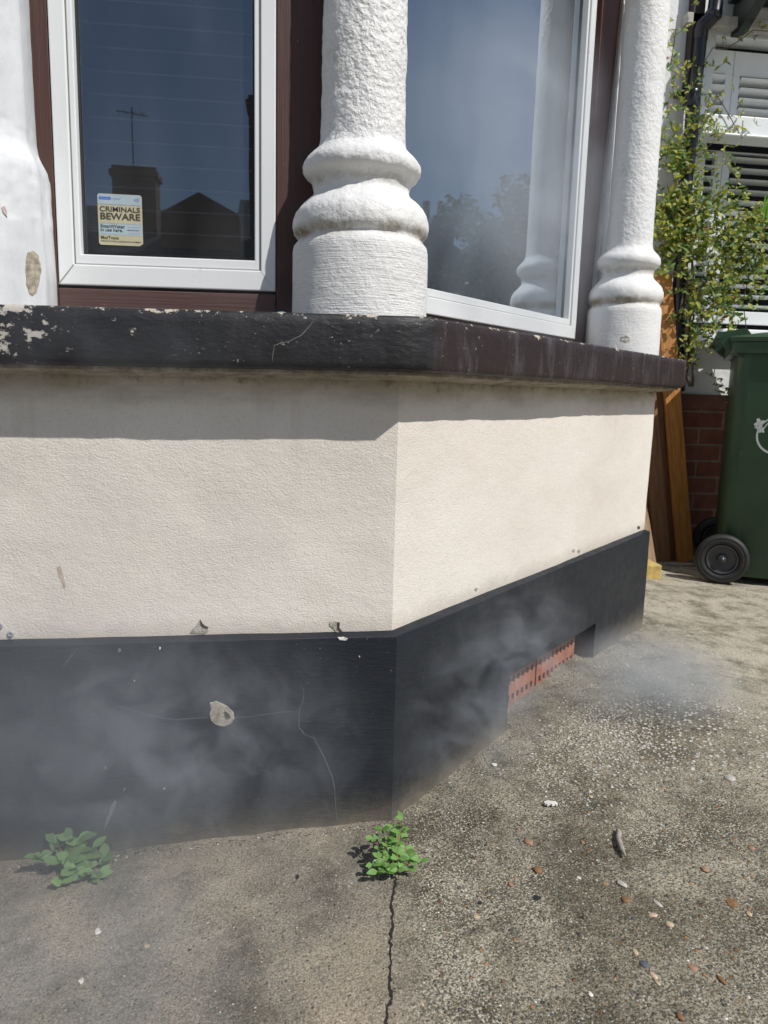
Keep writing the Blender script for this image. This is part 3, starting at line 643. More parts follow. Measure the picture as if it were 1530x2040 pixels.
def text(t,x0,y0,wd,ht,bold,mat):
    cu=bpy.data.curves.new('lettering','FONT'); cu.body=t; cu.size=1; cu.offset=bold; cu.fill_mode='FRONT'
    o=bpy.data.objects.new('t',cu); COL.objects.link(o); bpy.context.view_layer.update()
    me=bpy.data.meshes.new_from_object(o.evaluated_get(bpy.context.evaluated_depsgraph_get())); COL.objects.unlink(o); bpy.data.objects.remove(o)
    xs=[v.co.x for v in me.vertices]; ys=[v.co.y for v in me.vertices]; a,b,c_,d=min(xs),max(xs),min(ys),max(ys)
    for v in me.vertices: v.co=MS@Vector((Wd*(x0+wd*(v.co.x-a)/(b-a)),Ht*(y0+ht*(v.co.y-c_)/(d-c_)),.0006))
    me.name='lettering'; me.materials.clear(); me.materials.append(mat); q=bpy.data.objects.new('lettering',me); COL.objects.link(q); q.parent=st
text('CRIMINALS',.045,.655,.91,.10,.014,M_ink); text('BEWARE',.055,.50,.90,.13,.020,M_ink)
text('SmartWater',.05,.335,.55,.07,.014,M_ink); text('in use here.',.05,.265,.50,.062,.012,M_ink)
text('MetTrace',.05,.115,.40,.062,.014,M_ink); text("PROTECTING LONDON'S HOMES",.05,.06,.90,.03,.012,M_ink)
text('SMARTWATER',.65,.295,.26,.022,.01,M_ink); text('in association',.32,.90,.20,.022,.0,M_blue)

# teal ring lying on the ledge between frame and column
c_=at_y(561,612,.05); mb=MB(); R_=.0175
pts=[Vector((c_.x+R_*cos(a),.06+R_*.6*sin(a),c_.z-.004+.013*max(0,sin(a*.5)))) for a in [k*2*pi/24 for k in range(25)]]
pts=[Vector((c_.x+R_*cos(a),.06+.004*sin(3*a),.8745+K*c_.x+.011*sin(a))) for a in [k*pi/16 for k in range(17)]]
mb.tube(pts,.0024,8); tag(mb.build('cord_loop',simple('teal_cord',(.06,.16,.20),.6,n=200,bumpd=.0008).m,smooth=True),'short loop of teal cord on the black ledge beside the front column','cord')

# ------------------------------------------------------------------ neighbouring house
YW=2.15
nb=thing('neighbour_house','white house with shuttered window over a brick base behind the bay','house')
m=simple('white_wall_paint',(.74,.75,.76),.75,n=6,bumpd=.004,var=.05); M_wwall=m.m
# brickwork
m=Mat('brown_brickwork',rough=.85,spec=.3); M_brick=m.m
bt=m.n.new('ShaderNodeTexBrick'); mp=m.mapping((1,1,1),rot=(radians(90),0,0)); m.l.new(mp,bt.inputs['Vector'])
bt.inputs['Scale'].default_value=1; bt.inputs['Brick Width'].default_value=.238; bt.inputs['Row Height'].default_value=.080; bt.inputs['Mortar Size'].default_value=.0055
bt.inputs['Color1'].default_value=(.15,.052,.034,1); bt.inputs['Color2'].default_value=(.22,.085,.052,1); bt.inputs['Mortar'].default_value=(.21,.165,.12,1); bt.offset=.5
c=m.mix(.4,bt.outputs[0],m.mix(1.,bt.outputs[0],m.ramp(m.noise(25,5),[(.3,.5),(.7,1.5)]),'MULTIPLY')); m.color(c)
m.bump(m.math('SUBTRACT',1.,bt.outputs['Fac']),.006,.8); m.bump(m.noise(90,4),.0015,.7)
zb0=at_y(1400,785,YW).z; zb1=at_y(1400,815,YW).z
XE=2.92
MB().box((.93,YW,zb0-.002),(1.623,YW+.3,5.8)).box((1.623,YW,zb0-.002),(XE,YW+.3,1.04)).box((1.623,YW,2.70),(XE,YW+.3,5.8)).box((2.70,YW,1.04),(XE,YW+.3,2.70)).build('white_wall',M_wwall,nb)
MB().box((.93,YW-.018,-.15),(XE,YW+.28,zb1)).build('brick_base',M_brick,nb)
MB().box((.93,YW-.024,zb1),(XE,YW+.28,zb0-.003)).build('brown_painted_course',simple('brown_course_paint',(.17,.065,.042),.6,n=15,bumpd=.001).m,nb,bevel=.003)
# window
def wx(px,py): return at_y(px,py,YW).x
def wz(px,py): return at_y(px,py,YW).z
M_wt=simple('white_gloss_timber',(.74,.77,.78),.4,n=8,var=.05).m
M_room=simple('dim_room',(.035,.035,.03),.9).m
za=wz(1450,66); zsU=wz(1455,130); zbU=wz(1455,236); ztr0=wz(1455,240); ztr1=wz(1455,284); zL=wz(1455,288); zLb=1.15
xa=wx(1405,260); x1=wx(1425,180); x2=wx(1463,180); x3=wx(1493,180); xL1=wx(1401,330); xL2=wx(1443,330); xL3=wx(1475,330)
x4=x3+.45
fw_=MB(); y0=YW+.03
fw_.box((1.623,y0,za),(2.70,y0+.1,2.70)).box((1.623,y0,1.04),(x1,y0+.1,za)).box((2.61,y0,1.04),(2.70,y0+.1,za)).box((x1,y0,1.04),(2.61,y0+.1,1.12))
wn=fw_.build('window',M_wt,nb,bevel=.004)
tb=MB(); tb.box((x1-.07,YW-.06,ztr1+.012),(2.68,y0-.001,ztr0)); tb.box((x1-.09,YW-.085,ztr1),(2.71,y0-.001,ztr1+.010)); tb.build('transom',M_wt,wn,bevel=.004)
MB().box((1.56,YW-.06,1.02),(2.74,y0,1.05)).build('sill',M_wt,wn,bevel=.004)
def shutter(a,b,zt,zb_,o0,o1,ot,ob,n,tilt,first):
    mb=MB(); y=y0+.055
    mb.box((a,y,ot),(b,y+.026,zt)).box((a,y,zb_),(b,y+.026,ob)).box((a,y,ob),(o0,y+.026,ot)).box((o1,y,ob),(b,y+.026,ot))
    sh=mb.build('shutter_panel',M_wt,wn,bevel=.002)
    p=(ot-ob)/n
    for k in range(n):
        zc=ob+p*(k+.5); c_=Vector(((o0+o1)/2,y+.013,zc)); M4=Matrix.Translation(c_)@Matrix.Rotation(tilt,4,'X')
        q=MB(); hw=(o1-o0)/2-.001
        pr=[(-.027,0),(-.015,.0045),(0,.0055),(.015,.0045),(.027,0),(.015,-.0045),(0,-.0055),(-.015,-.0045)]
        vs=[M4@Vector((-hw,yy,zz)) for yy,zz in pr]+[M4@Vector((hw,yy,zz)) for yy,zz in pr]
        q.add(vs,[tuple(range(8)),tuple(range(8,16))[::-1]]+[(i,(i+1)%8,8+(i+1)%8,8+i) for i in range(8)]).build('louvre',M_wt,sh,smooth=False)
shutter(x1,(x2+x3)/2-.001,za-.03,zbU-.02,x1+.012,x2,zsU,zbU,5,radians(-38),1)
shutter((x2+x3)/2+.001,x4,za-.03,zbU-.02,x3,x4-.04,zsU-.004,zbU,5,radians(-30),1)
shutter(xL1-.012,(xL2+xL3)/2-.001,zL,zLb,xL1,xL2,zL-.004,zLb+.06,15,radians(-12),0)
shutter((xL2+xL3)/2+.001,xL3+.44,zL,zLb,xL3,xL3+.40,zL-.008,zLb+.06,15,radians(-12),0)
shutter(x4+.002,2.61,za-.03,zbU-.02,x4+.05,2.57,zsU,zbU,5,radians(-30),1)
shutter(xL3+.442,2.61,zL,zLb,xL3+.49,2.57,zL-.008,zLb+.06,15,radians(-12),0)
MB().add([(1.5,YW+.45,.9),(2.95,YW+.45,.9),(2.95,YW+.45,2.8),(1.5,YW+.45,2.8)],[(0,1,2,3)]).build('room_back',M_room,wn)
# dark canopy with bracket above
M_dgreen=simple('dark_green_timber',(.010,.016,.013),.45,n=20,bumpd=.001).m
zc=wz(1500,16)
cn=MB().box((1.74,YW-.27,zc+.005),(2.80,YW,zc+.10)).build('canopy',M_dgreen,nb,bevel=.004)
bx=at_y(1490,20,YW-.12).x
def wedge(x0,x1_,pts):
    mb=MB(); n=len(pts); mb.add([(x0,y,z_) for y,z_ in pts]+[(x1_,y,z_) for y,z_ in pts],[tuple(range(n)),tuple(range(n,2*n))[::-1]]+[(i,(i+1)%n,n+(i+1)%n,n+i) for i in range(n)]); return mb
for k in (0,.75): wedge(bx+k,bx+k+.045,[(YW-.001,zc),(YW-.25,zc),(YW-.25,zc-.02),(YW-.06,zc-.13),(YW-.001,zc-.13)]).build('bracket',M_dgreen,cn,bevel=.002)
MB().box((1.53,YW-.05,wz(1440,64)),(2.74,YW,wz(1440,42))).build('window_head',simple('grey_cream_stone',(.42,.40,.36),.8,n=20).m,wn,bevel=.004)
# dark timber behind the downpipe top
tp=at_y(1388,10,YW-.03); 
# downpipe
M_pipe=simple('black_plastic_pipe',(.012,.013,.018),.28,n=20,var=.2).m
yp=YW-.055
def pp(px,py,y=None): return at_y(px,py,yp if y is None else y)
dp=MB().tube([pp(1352,780),pp(1350,640),pp(1358,500),pp(1367,350),pp(1377,270),pp(1382,190)],.031,20).build('downpipe',M_pipe,nb,smooth=True,angle=50)
MB().tube([pp(1381,205),pp(1386,160),pp(1392,110),pp(1395,78)],.029,20).build('swan_neck',M_pipe,dp,smooth=True,angle=50)
el=[pp(1395,80),pp(1396,62),pp(1400,52,yp-.01),pp(1408,44,yp-.02),pp(1415,38,yp-.025),pp(1420,32,yp-.03)]
MB().tube(el,[.031,.0325,.033,.032,.031,.030],20).build('elbow',M_pipe,dp,smooth=True,angle=50)
MB().tube([pp(1419,38,yp-.03),pp(1420,32,yp-.03),pp(1421,31,yp-.03),pp(1422,27,yp-.03),pp(1424,20,yp-.03),pp(1432,-40,yp-.03)],[.030,.032,.036,.036,.031,.031],20).build('socket',M_pipe,dp,smooth=True,angle=40)
MB().tube([pp(1376,215),pp(1379,186),pp(1380,182)],[.036,.036,.033],20).build('pipe_collar',M_pipe,dp,smooth=True,angle=40)
MB().tube([pp(1371,300),pp(1373,284)],[.0355,.0355],20).build('pipe_collar',M_pipe,dp,smooth=True,angle=40)
a_=pp(1345,188,YW-.02); MB().box((a_.x,YW-.03,a_.z-.012),(pp(1372,188).x,YW-.003,a_.z+.012)).build('pipe_bracket',M_pipe,dp,bevel=.003)
bp_=MB(); b0=at_y(1380,60,YW); bp_.box((b0.x-.03,YW-.05,2.15),(b0.x+.025,YW-.002,2.9)); bp_.build('dark_batten',simple('dark_brown_batten',(.035,.026,.02),.7).m,nb,bevel=.003)

# ------------------------------------------------------------------ planks leaning by the bay
def wood(name,col,var=.3):
    m=Mat(name,col,.55); g_=m.noise(22,6,.65,co=m.mapping((5,5,.35)),dist=.4)
    m.color(m.mix(m.ramp(g_,[(.35,0.),(.65,1.)]),tuple(c*(1-var) for c in col),tuple(min(1,c*(1+var)) for c in col))); m.bump(m.noise(60,5,co=m.mapping((4,4,.2))),.001,.6); return m.m
M_or=wood('orange_stained_pine',(.42,.185,.045)); M_or2=wood('darker_stained_pine',(.20,.095,.04)); M_old=wood('weathered_board',(.30,.20,.12))
def plank(tpx,bpx,y,ytop,width,th,mat,label,extra=0):
    T=at_y(*tpx,ytop); B=at_y(*bpx,y); B=Vector((B.x,B.y,gz(B.x)+.004))
    ax=(T-B).normalized(); L=(T-B).length+extra
    sd=Vector((1,0,0)); sd=(sd-ax*sd.dot(ax)).normalized(); nn=sd.cross(ax)
    M4=Matrix(((sd.x,nn.x,ax.x,B.x),(sd.y,nn.y,ax.y,B.y),(sd.z,nn.z,ax.z,B.z),(0,0,0,1)))
    mb=MB().box((-width/2,-th/2,0),(width/2,th/2,L)); o=mb.build('plank',mat,None,bevel=.002)
    o.data.transform(Matrix.Identity(4)); o.matrix_world=M4; return tag(o,label,'plank','planks leaning beside the bay')
plank((1320,548),(1366,1106),2.00,2.09,.078,.022,M_or,'bright orange plank with squared top, tallest of those leaning behind the bay')
plank((1283,700),(1322,1108),1.95,2.06,.072,.022,M_or2,'shaded brown plank leaning just left of the tallest orange plank')
plank((1258,900),(1298,1116),1.80,1.92,.055,.02,M_old,'weathered grey-brown plank nearest the plinth corner',0)
plank((1299,720),(1340,1104),2.05,2.10,.06,.02,M_or2,'narrow dark plank wedged behind the other leaning planks')
# yellow brick and scraps at their foot
b_=at_g(1294,1150); mb=MB(); mb.box((b_.x-.06,b_.y-.02,gz(b_.x)-.01),(b_.x+.042,b_.y+.16,gz(b_.x)+.058)); tag(mb.build('yellow_brick',simple('yellow_stock_brick',(.50,.36,.12),.9,n=45,bumpd=.002,var=.3).m,None,bevel=.006),'yellow brick on the concrete at the foot of the planks','brick')
b_=at_g(1335,1128); mb=MB(); M4=Matrix.Translation((b_.x,b_.y+.02,gz(b_.x)+.008))@Matrix.Rotation(-.15,4,'Z'); mb.box((-.11,-.008,-.006),(.12,.008,.006),M4); tag(mb.build('wood_strip',wood('pale_wood_strip',(.36,.33,.28)),None,bevel=.001),'thin pale strip of wood lying below the planks','wood strip')

# ------------------------------------------------------------------ wheelie bin
bn=thing('wheelie_bin','dark green wheelie bin with white flower ring emblem beside the brick wall','bin')
m=Mat('green_bin_plastic',(.022,.062,.028),.42,.4); M_bin=m.m
c=m.mix(m.ramp(m.noise(4,5),[(.3,0.),(.7,1.)]),(.036,.078,.042),(.024,.056,.030)); c=m.mix(m.math('MULTIPLY',m.ramp(m.noise(50,5,.7,co=m.mapping((1,1,.3))),[(.6,0.),(.8,1.)]),.5),c,(.13,.155,.12)); c=m.mix(m.math('MULTIPLY',m.math('GREATER_THAN',m.noise(38,6,.8,co=m.mapping((1,1,2.5))),.70),.5),c,(.20,.23,.19)); m.color(c); m.bump(m.noise(300,2),.0004,.5)
BTH=radians(29); BC=at_y(1474,683,1.60); BC.z=0; BE1=Vector((cos(BTH),-sin(BTH),0)); BE2=Vector((sin(BTH),cos(BTH),0))
BX=BY=0; BG=gz(BC.x)
def atb(px,py,off):
    P=at(px,py,BE2,BE2.dot(BC)+off); d=P-BC; return Vector((d.dot(BE1),off,P.z))
bn.matrix_world=Matrix.Translation(BC)@Matrix.Rotation(-BTH,4,'Z')
def rrect(x0,x1_,y0_,y1,r,n=5):
    out=[]
    for (cx,cy,a0) in ((x1_-r,y1-r,0),(x0+r,y1-r,90),(x0+r,y0_+r,180),(x1_-r,y0_+r,270)):
        for k in range(n+1): a=radians(a0+90*k/n); out.append((cx+r*cos(a),cy+r*sin(a)))
    return out
def loft(secs,name,mat,parent,cap=True,smooth=True,angle=35):
    n=len(secs[0][1]); vs=[(x,y,z_) for z_,s in secs for x,y in s]
    fs=[(i*n+k,i*n+(k+1)%n,(i+1)*n+(k+1)%n,(i+1)*n+k) for i in range(len(secs)-1) for k in range(n)]
    if cap: fs+=[tuple(range(n))[::-1],tuple((len(secs)-1)*n+k for k in range(n))]
    return MB().add(vs,fs).build(name,mat,parent,smooth=smooth,angle=angle)
zt=atb(1500,686,0).z
loft([(BG+.03,rrect(BX+.01,BX+.50,BY+.055,BY+.475,.05)),(BG+.05,rrect(BX,BX+.51,BY+.045,BY+.485,.05)),(zt-.06,rrect(BX+.0,BX+.63,BY+.002,BY+.528,.05)),(zt,rrect(BX,BX+.64,BY,BY+.53,.05))],'body',M_bin,bn)
loft([(zt-.035,rrect(BX-.03,BX+.665,BY-.022,BY+.552,.05)),(zt+.004,rrect(BX-.035,BX+.67,BY-.026,BY+.556,.05)),(zt+.008,rrect(BX-.035,BX+.67,BY-.026,BY+.556,.05))],'rim',M_bin,bn)
loft([(zt+.010,rrect(BX-.04,BX+.685,BY-.032,BY+.562,.05)),(zt+.026,rrect(BX-.042,BX+.69,BY-.034,BY+.564,.05)),(zt+.034,rrect(BX-.03,BX+.68,BY-.026,BY+.556,.05)),(zt+.052,rrect(BX+.07,BX+.60,BY+.05,BY+.48,.06))],'lid',M_bin,bn)
mb=MB(); zh=atb(1432,668,0).z
xh=atb(1434,668,-.01).x
mb.tube([(xh,BY-.012,zh),(xh,BY+.542,zh)],.014,16)
for y_ in (BY+.01,BY+.46):
    wdg=[(xh-.008,zh+.014),(xh+.03,zh+.018),(BX+.02,zh+.03),(BX+.06,zh-.02),(BX+.02,zh-.09),(xh+.03,zh-.05),(xh-.012,zh-.012)]
    n=len(wdg); mb.add([(x,y_,z_) for x,z_ in wdg]+[(x,y_+.06,z_) for x,z_ in wdg],[tuple(range(n)),tuple(range(n,2*n))[::-1]]+[(i,(i+1)%n,n+(i+1)%n,n+i) for i in range(n)])
mb.build('handle',M_bin,bn,smooth=True,angle=40)
M_tyre=simple('black_rubber',(.018,.018,.019),.6,n=30,bumpd=.0006).m; M_rim=simple('grey_wheel_plastic',(.05,.052,.058),.35).m
wc=atb(1440,1100,-.02); R_=(atb(1495,1100,-.02).x-atb(1383,1100,-.02).x)/2
wcz=BG+R_+.002
for yy,sg in ((BY-.02,1),(BY+.49,1)):
    Mx=Matrix.Rotation(radians(90),4,'X')
    ty=MB().lathe([(-.052,R_*.62),(-.05,R_*.86),(-.043,R_*.96),(-.02,R_),(-.006,R_*.98),(.002,R_*.93),(.0045,R_*.86),(.004,R_*.83),(.0025,R_*.82),(.0045,R_*.79),(.0045,R_*.74),(.002,R_*.66),(-.004,R_*.60),(-.02,R_*.58)],(wc.x,yy,wcz),n=56,M=Mx).build('wheel',M_tyre,bn,smooth=True,angle=50)
    MB().lathe([(-.03,R_*.56),(-.0015,R_*.59),(.0015,R_*.575),(.001,R_*.54),(-.016,R_*.50),(-.020,R_*.2),(-.004,R_*.16),(-.002,R_*.10),(-.0015,.001)],(wc.x,yy,wcz),n=48,M=Mx).build('wheel_hub',M_rim,ty,smooth=True,angle=35)
    sp=MB()
    for k in range(8):
        a=k*pi/4; M4=Matrix.Translation((wc.x,yy,wcz))@Matrix.Rotation(a,4,'Y'); sp.box((R_*.15,.002,-.003),(R_*.54,.016,.003),M4)
MB().tube([(wc.x,BY-.03,wcz),(wc.x,BY+.5,wcz)],.011,12).build('axle',M_rim,bn,smooth=True)
# emblem: ring with small flowers, on the side face
M_emb=simple('grey_white_print',(.50,.53,.53),.6).m
def side_y(z_): return BY+.002+.043*(zt-.06-z_)/(zt-.06-BG-.05)
ec=atb(1549,868,.012); RR=.074; mb=MB()
def ep(x,z_,l=.0015): return Vector((x,side_y(z_)-l,z_))
def eband(c0,c1,r,wd,a0,a1,n):
    P=[];
    for k in range(n+1):
        a=a0+(a1-a0)*k/n; ww=wd*(.55+.45*sin(pi*k/n))
        P+= [ep(c0+(r-ww)*cos(a),c1+(r-ww)*sin(a)),ep(c0+(r+ww)*cos(a),c1+(r+ww)*sin(a))]
    mb.add(P,[(2*k,2*k+1,2*k+3,2*k+2) for k in range(n)])
eband(ec.x,ec.z,RR,.0042,radians(118),radians(400),60); eband(ec.x+.012,ec.z+.002,RR*.92,.0028,radians(60),radians(165),26)
def flower(x,z_,r,rot):
    for k in range(4):
        a=rot+k*pi/2; c0,c1=x+r*.55*cos(a),z_+r*.55*sin(a); P=[]
        for j in range(9):
            b=j*2*pi/9; lx,lz=r*.52*cos(b),r*.36*sin(b); P.append(ep(c0+lx*cos(a)-lz*sin(a),c1+lx*sin(a)+lz*cos(a),.0022))
        mb.add(P,[tuple(range(9))])
f0=atb(1513,843,.012); flower(f0.x,f0.z,.020,.4); f1=atb(1517,857,.012); flower(f1.x,f1.z,.013,.9); f2=atb(1508,851,.012); flower(f2.x,f2.z,.009,.2); flower(ec.x+.05,ec.z+.065,.018,.5); flower(ec.x+.07,ec.z-.03,.014,.1)
mb.build('emblem',M_emb,bn,recalc=False)

# ------------------------------------------------------------------ plants
def leaf(mb,base,d,nrm,L,Wd_,curl=.15,fold=.18,n=5,mi=0):
    d=d.normalized(); s=d.cross(nrm).normalized(); u=s.cross(d).normalized(); vs=[]
    prof=[(0,.04),(.18,.62),(.42,1.),(.68,.8),(.88,.38),(1,.02)]
    for t,wv in prof:
        c_=base+d*(L*t)-u*(curl*L*t*t); h=Wd_*.5*wv
        vs+=[c_-s*h+u*(fold*h),c_,c_+s*h+u*(fold*h)]
    fs=[]
    for i in range(len(prof)-1):
        fs+=[(i*3,i*3+1,i*3+4,i*3+3),(i*3+1,i*3+2,i*3+5,i*3+4)]
    mb.add(vs,fs,mi)
def leafmat(name,col,tr=.35,rough=.45,var=.3):
    m=Mat(name,col,rough,.4); inf=m.n.new('ShaderNodeNewGeometry'); rnd=inf.outputs['Random Per Island']
    c=m.mix(rnd,tuple(c_*(1-var) for c_ in col),tuple(min(1,c_*(1+var)) for c_ in col)); c=m.mix(m.math('MULTIPLY',m.noise(60,4),.35),c,tuple(c_*.6 for c_ in col)); m.color(c)
    t=m.n.new('ShaderNodeBsdfTranslucent'); m.inp(t.inputs[0],m.mix(.5,c,(col[0]*1.6,col[1]*1.6,col[2]*.8)))
    mx=m.n.new('ShaderNodeMixShader'); mx.inputs[0].default_value=tr; m.l.new(m.b.outputs[0],mx.inputs[1]); m.l.new(t.outputs[0],mx.inputs[2]); m.l.new(mx.outputs[0],m.n['Material Output'].inputs[0]); return m.m
M_weed=leafmat('weed_leaf',(.19,.36,.10),.3); M_weed2=leafmat('weed_leaf_grey',(.22,.36,.14),.3)
M_stem=simple('reddish_stem',(.20,.13,.08),.6).m
TOCAM=lambda p:(CAM-p).normalized()
def weed(tips,base,Lf,mat,label,seed,extra):
    random.seed(seed); t=thing('weed',label,'weed',None); st_=MB(); lf=MB()
    for (px,py,dy,hh) in tips:
        T=at(px,py,(0,1,0),base.y+dy)
        if T.z<base.z+.012: T.z=base.z+.012
        mid=base.lerp(T,.5)+Vector((random.uniform(-.006,.006),-.004,.008))
        pts=[base+Vector((random.uniform(-.004,.004),0,-.004)),mid,T]; st_.tube(pts,[.0014,.0012,.0008],5)
        for k in range(3+extra):
            f=1 if k<3 else random.uniform(.45,.9); p=(mid.lerp(T,(f-.5)*2) if f>.5 else mid)
            a=random.uniform(0,2*pi)+k*2.1
            up_=(Vector((0,-.35,.8))+Vector((random.uniform(-.3,.3),random.uniform(-.3,.3),0))).normalized()
            d=(Vector((cos(a),sin(a)*.7,.25+random.uniform(-.1,.35))))
            leaf(lf,p,d,up_,Lf*random.uniform(.6,1.1),Lf*random.uniform(.42,.62),curl=random.uniform(0,.25))
    st_.build('stem',M_stem,t,smooth=True); lf.build('foliage',mat,t,smooth=True,recalc=False); return t
b1=at_g(787,1738)
weed([(803,1632,.05,0),(800,1655,.05,0),(812,1668,.04,0),(762,1652,.035,0),(745,1672,.03,0),(775,1668,.03,0),(757,1710,0,0),(742,1722,-.005,0),(790,1700,.0,0),(822,1712,-.005,0),(838,1715,-.01,0),(815,1735,-.015,0),(770,1728,-.015,0),(790,1735,-.02,0),(752,1736,-.015,0),(808,1690,.02,0),(780,1690,.02,0)],b1,.0185,M_weed,'bright green small-leaved weed growing at the top of the ground crack',3,4)
b2=at_g(138,1732)
weed([(78,1706,-.005,0),(108,1680,.02,0),(120,1685,.025,0),(140,1672,.02,0),(155,1676,.02,0),(184,1690,.015,0),(172,1705,0,0),(208,1705,0,0),(120,1718,-.02,0),(135,1712,-.02,0),(150,1730,-.03,0),(180,1738,-.03,0),(148,1755,-.05,0),(125,1765,-.05,0),(188,1758,-.04,0),(200,1765,-.04,0),(195,1722,-.01,0)],b2,.030,M_weed2,'pale green broad-leaved weed at the foot of the plinth on the left',5,2)

random.seed(11)
vine=thing('climbing_plant','leafy climber with twisting stems covering the black downpipe','climbing plant')
M_v1=leafmat('climber_leaf_yellow_green',(.36,.38,.06),.4); M_v2=leafmat('climber_leaf_green',(.13,.22,.05),.3); M_v3=leafmat('climber_leaf_russet',(.30,.10,.05),.3); M_bark=simple('climber_bark',(.13,.095,.07),.85,n=60,bumpd=.001).m
stm=MB()
for k in range(7):
    pts=[];px,py=random.uniform(1335,1380),770
    while py>random.choice((60,180,300,420)):
        pts.append(at_y(px,py,YW-.05-.06*random.random())); px+=random.uniform(-11,13)-.0*py; px=min(max(px,1322),1420); py-=random.uniform(22,38)
    if len(pts)>3: stm.tube(pts,[.0065*(1-.8*i/len(pts)) for i in range(len(pts))],6)
for kp in ([(1380,470),(1420,440),(1470,520),(1500,570),(1530,560)],[(1490,680),(1480,600),(1495,540),(1470,470)],[(1400,130),(1420,95),(1445,98),(1475,80),(1500,60),(1530,62)],[(1395,190),(1425,185),(1450,225),(1478,275),(1480,240)],[(1360,300),(1400,300),(1450,260)],[(1336,130),(1345,70),(1350,30)],[(1435,700),(1400,640),(1380,560)]):
    stm.tube([at_y(p[0],p[1],YW-.07-.04*random.random()) for p in kp],.0022,5)
lfm=MB()
def twig(px,py,y,L,d=None,sz=1.,dens=.013):
    P=at_y(px,py,y); a=random.uniform(0,2*pi); d=d or Vector((cos(a),-.35*random.random(),sin(a)*.9+.25)); d.normalize()
    pts=[P]; n=max(3,int(L/dens))
    for i in range(n):
        d=(d+Vector((random.uniform(-.25,.25),random.uniform(-.2,.2),random.uniform(-.2,.2)-.03))).normalized(); P=P+d*dens
        if P.y>YW-.012: P.y=YW-.012
        pts.append(P.copy())
        mi=random.choices((0,1,2),(.5,.488,.012))[0]
        b=Vector((random.uniform(-1,1),random.uniform(-.9,.3),random.uniform(-.5,.9))); u_=Vector((random.uniform(-.5,.7),-1,random.uniform(.0,1.1))).normalized()
        Lf=random.uniform(.020,.037)*sz; leaf(lfm,P,b,u_,Lf,Lf*random.uniform(.42,.55),curl=random.uniform(0,.3),fold=.3,mi=mi)
    stw.tube(pts,.0011,4,cap=False)
stw=MB()
cl=[(1345,95,14,35,3,.8),(1362,170,24,55,9,.85),(1362,250,34,50,11,.9),(1352,330,30,50,20,1.),(1350,420,38,50,44,1.),(1335,480,30,60,34,1.),(1385,470,45,55,42,1.),(1450,500,45,60,34,1.),(1500,500,30,60,16,1.),(1410,590,50,50,32,1.),(1470,600,35,40,11,1.),(1390,650,40,40,16,.9),(1430,290,22,60,9,.8),(1410,230,18,50,6,.8),(1320,300,6,40,3,.8),(1500,450,25,20,8,1.),(1440,410,30,14,7,1.),(1365,710,25,20,6,.8),(1455,770,12,12,3,.8),(1440,640,30,30,5,.8),(1520,540,12,50,8,1.)]
for (cx,cy,rx,ry,n,sz) in cl:
    for k in range(int(n*1.9)):
        a=random.uniform(0,2*pi); q=sqrt(random.random()); x=cx+rx*q*cos(a); y=cy+ry*q*sin(a)
        if x<1296: continue
        twig(x,y,YW-.03-random.random()*.13,random.uniform(.05,.13),sz=sz)
for (px,py) in ((1345,40),(1338,60),(1376,10),(1420,20),(1435,6),(1440,92),(1472,82),(1500,64),(1520,62),(1450,120),(1462,185),(1475,235),(1490,262),(1500,238),(1480,215),(1425,130),(1446,258)):
    twig(px,py,YW-.08,.05,sz=.85)
fo=lfm.build('foliage',[M_v1,M_v2,M_v3],vine,smooth=True,recalc=False); stm.add(stw.v,stw.f); stm.build('stem',M_bark,vine,smooth=True)
# strap-leaved plant at the right edge
sp_=thing('strap_leaf_plant','bright green strap-shaped leaves hanging at the right edge by the shutters','plant'); mb=MB()
for k in range(6):
    a=at_y(1522+k*5,392+random.uniform(-8,8),YW-.10); b=at_y(1514+k*7,470+random.uniform(-25,25),YW-.12-.01*k)
    d=(a-b); leaf(mb,b,d,Vector((random.uniform(-.4,.4),-1,.2)),d.length,.018,curl=-.1,fold=.3)
mb.build('foliage',leafmat('strap_leaf',(.20,.42,.04),.45),sp_,smooth=True,recalc=False)

# ------------------------------------------------------------------ loose stones and bits on the concrete
random.seed(21)
def stone(px,py,w_px,h_px,rot,col,label,group=None,name='pebble',hgt=.3,cat='pebble',sub=2,spiky=.25):
    c_=at_g(px,py); sc=(c_-CAM).dot(_f)/FPX; a=w_px*sc/2*.86; b=h_px*sc/2/ .5*.86
    bm=bmesh.new(); bmesh.ops.create_icosphere(bm,subdivisions=sub,radius=1)
    k=random.random()*50
    for v in bm.verts:
        v.co*=1+spiky*noise.noise(v.co*1.6+Vector((k,0,0)))
    bm.transform(Matrix.Rotation(rot,4,'Z')@Matrix.Diagonal((a,b,min(a,b)*hgt,1)))
    me=bpy.data.meshes.new(name); bm.to_mesh(me); bm.free()
    me.polygons.foreach_set('use_smooth',[cat=='pebble']*len(me.polygons)); me.materials.append(col)
    o=bpy.data.objects.new(name,me); COL.objects.link(o); o.location=(c_.x,c_.y,c_.z+.0035+.010*noise.noise(Vector((c_.x*2.3,c_.y*2.3,1)))+-min(a,b)*hgt*.15-.003); return tag(o,label,cat,group)
cm=lambda n,c: simple(n,c,.75,n=90,bumpd=.0006,var=.25).m
P_or=cm('orange_flint',(.30,.175,.11)); P_ye=cm('yellow_flint',(.42,.34,.22)); P_wh=cm('white_chip',(.66,.64,.58)); P_gr=cm('blue_grey_flint',(.085,.095,.11)); P_bl=cm('black_bits',(.016,.015,.016)); P_br=cm('brown_flint',(.20,.105,.045)); P_pk=cm('pale_pink_stone',(.50,.36,.27)); P_lg=cm('pale_grey_stone',(.40,.38,.34))
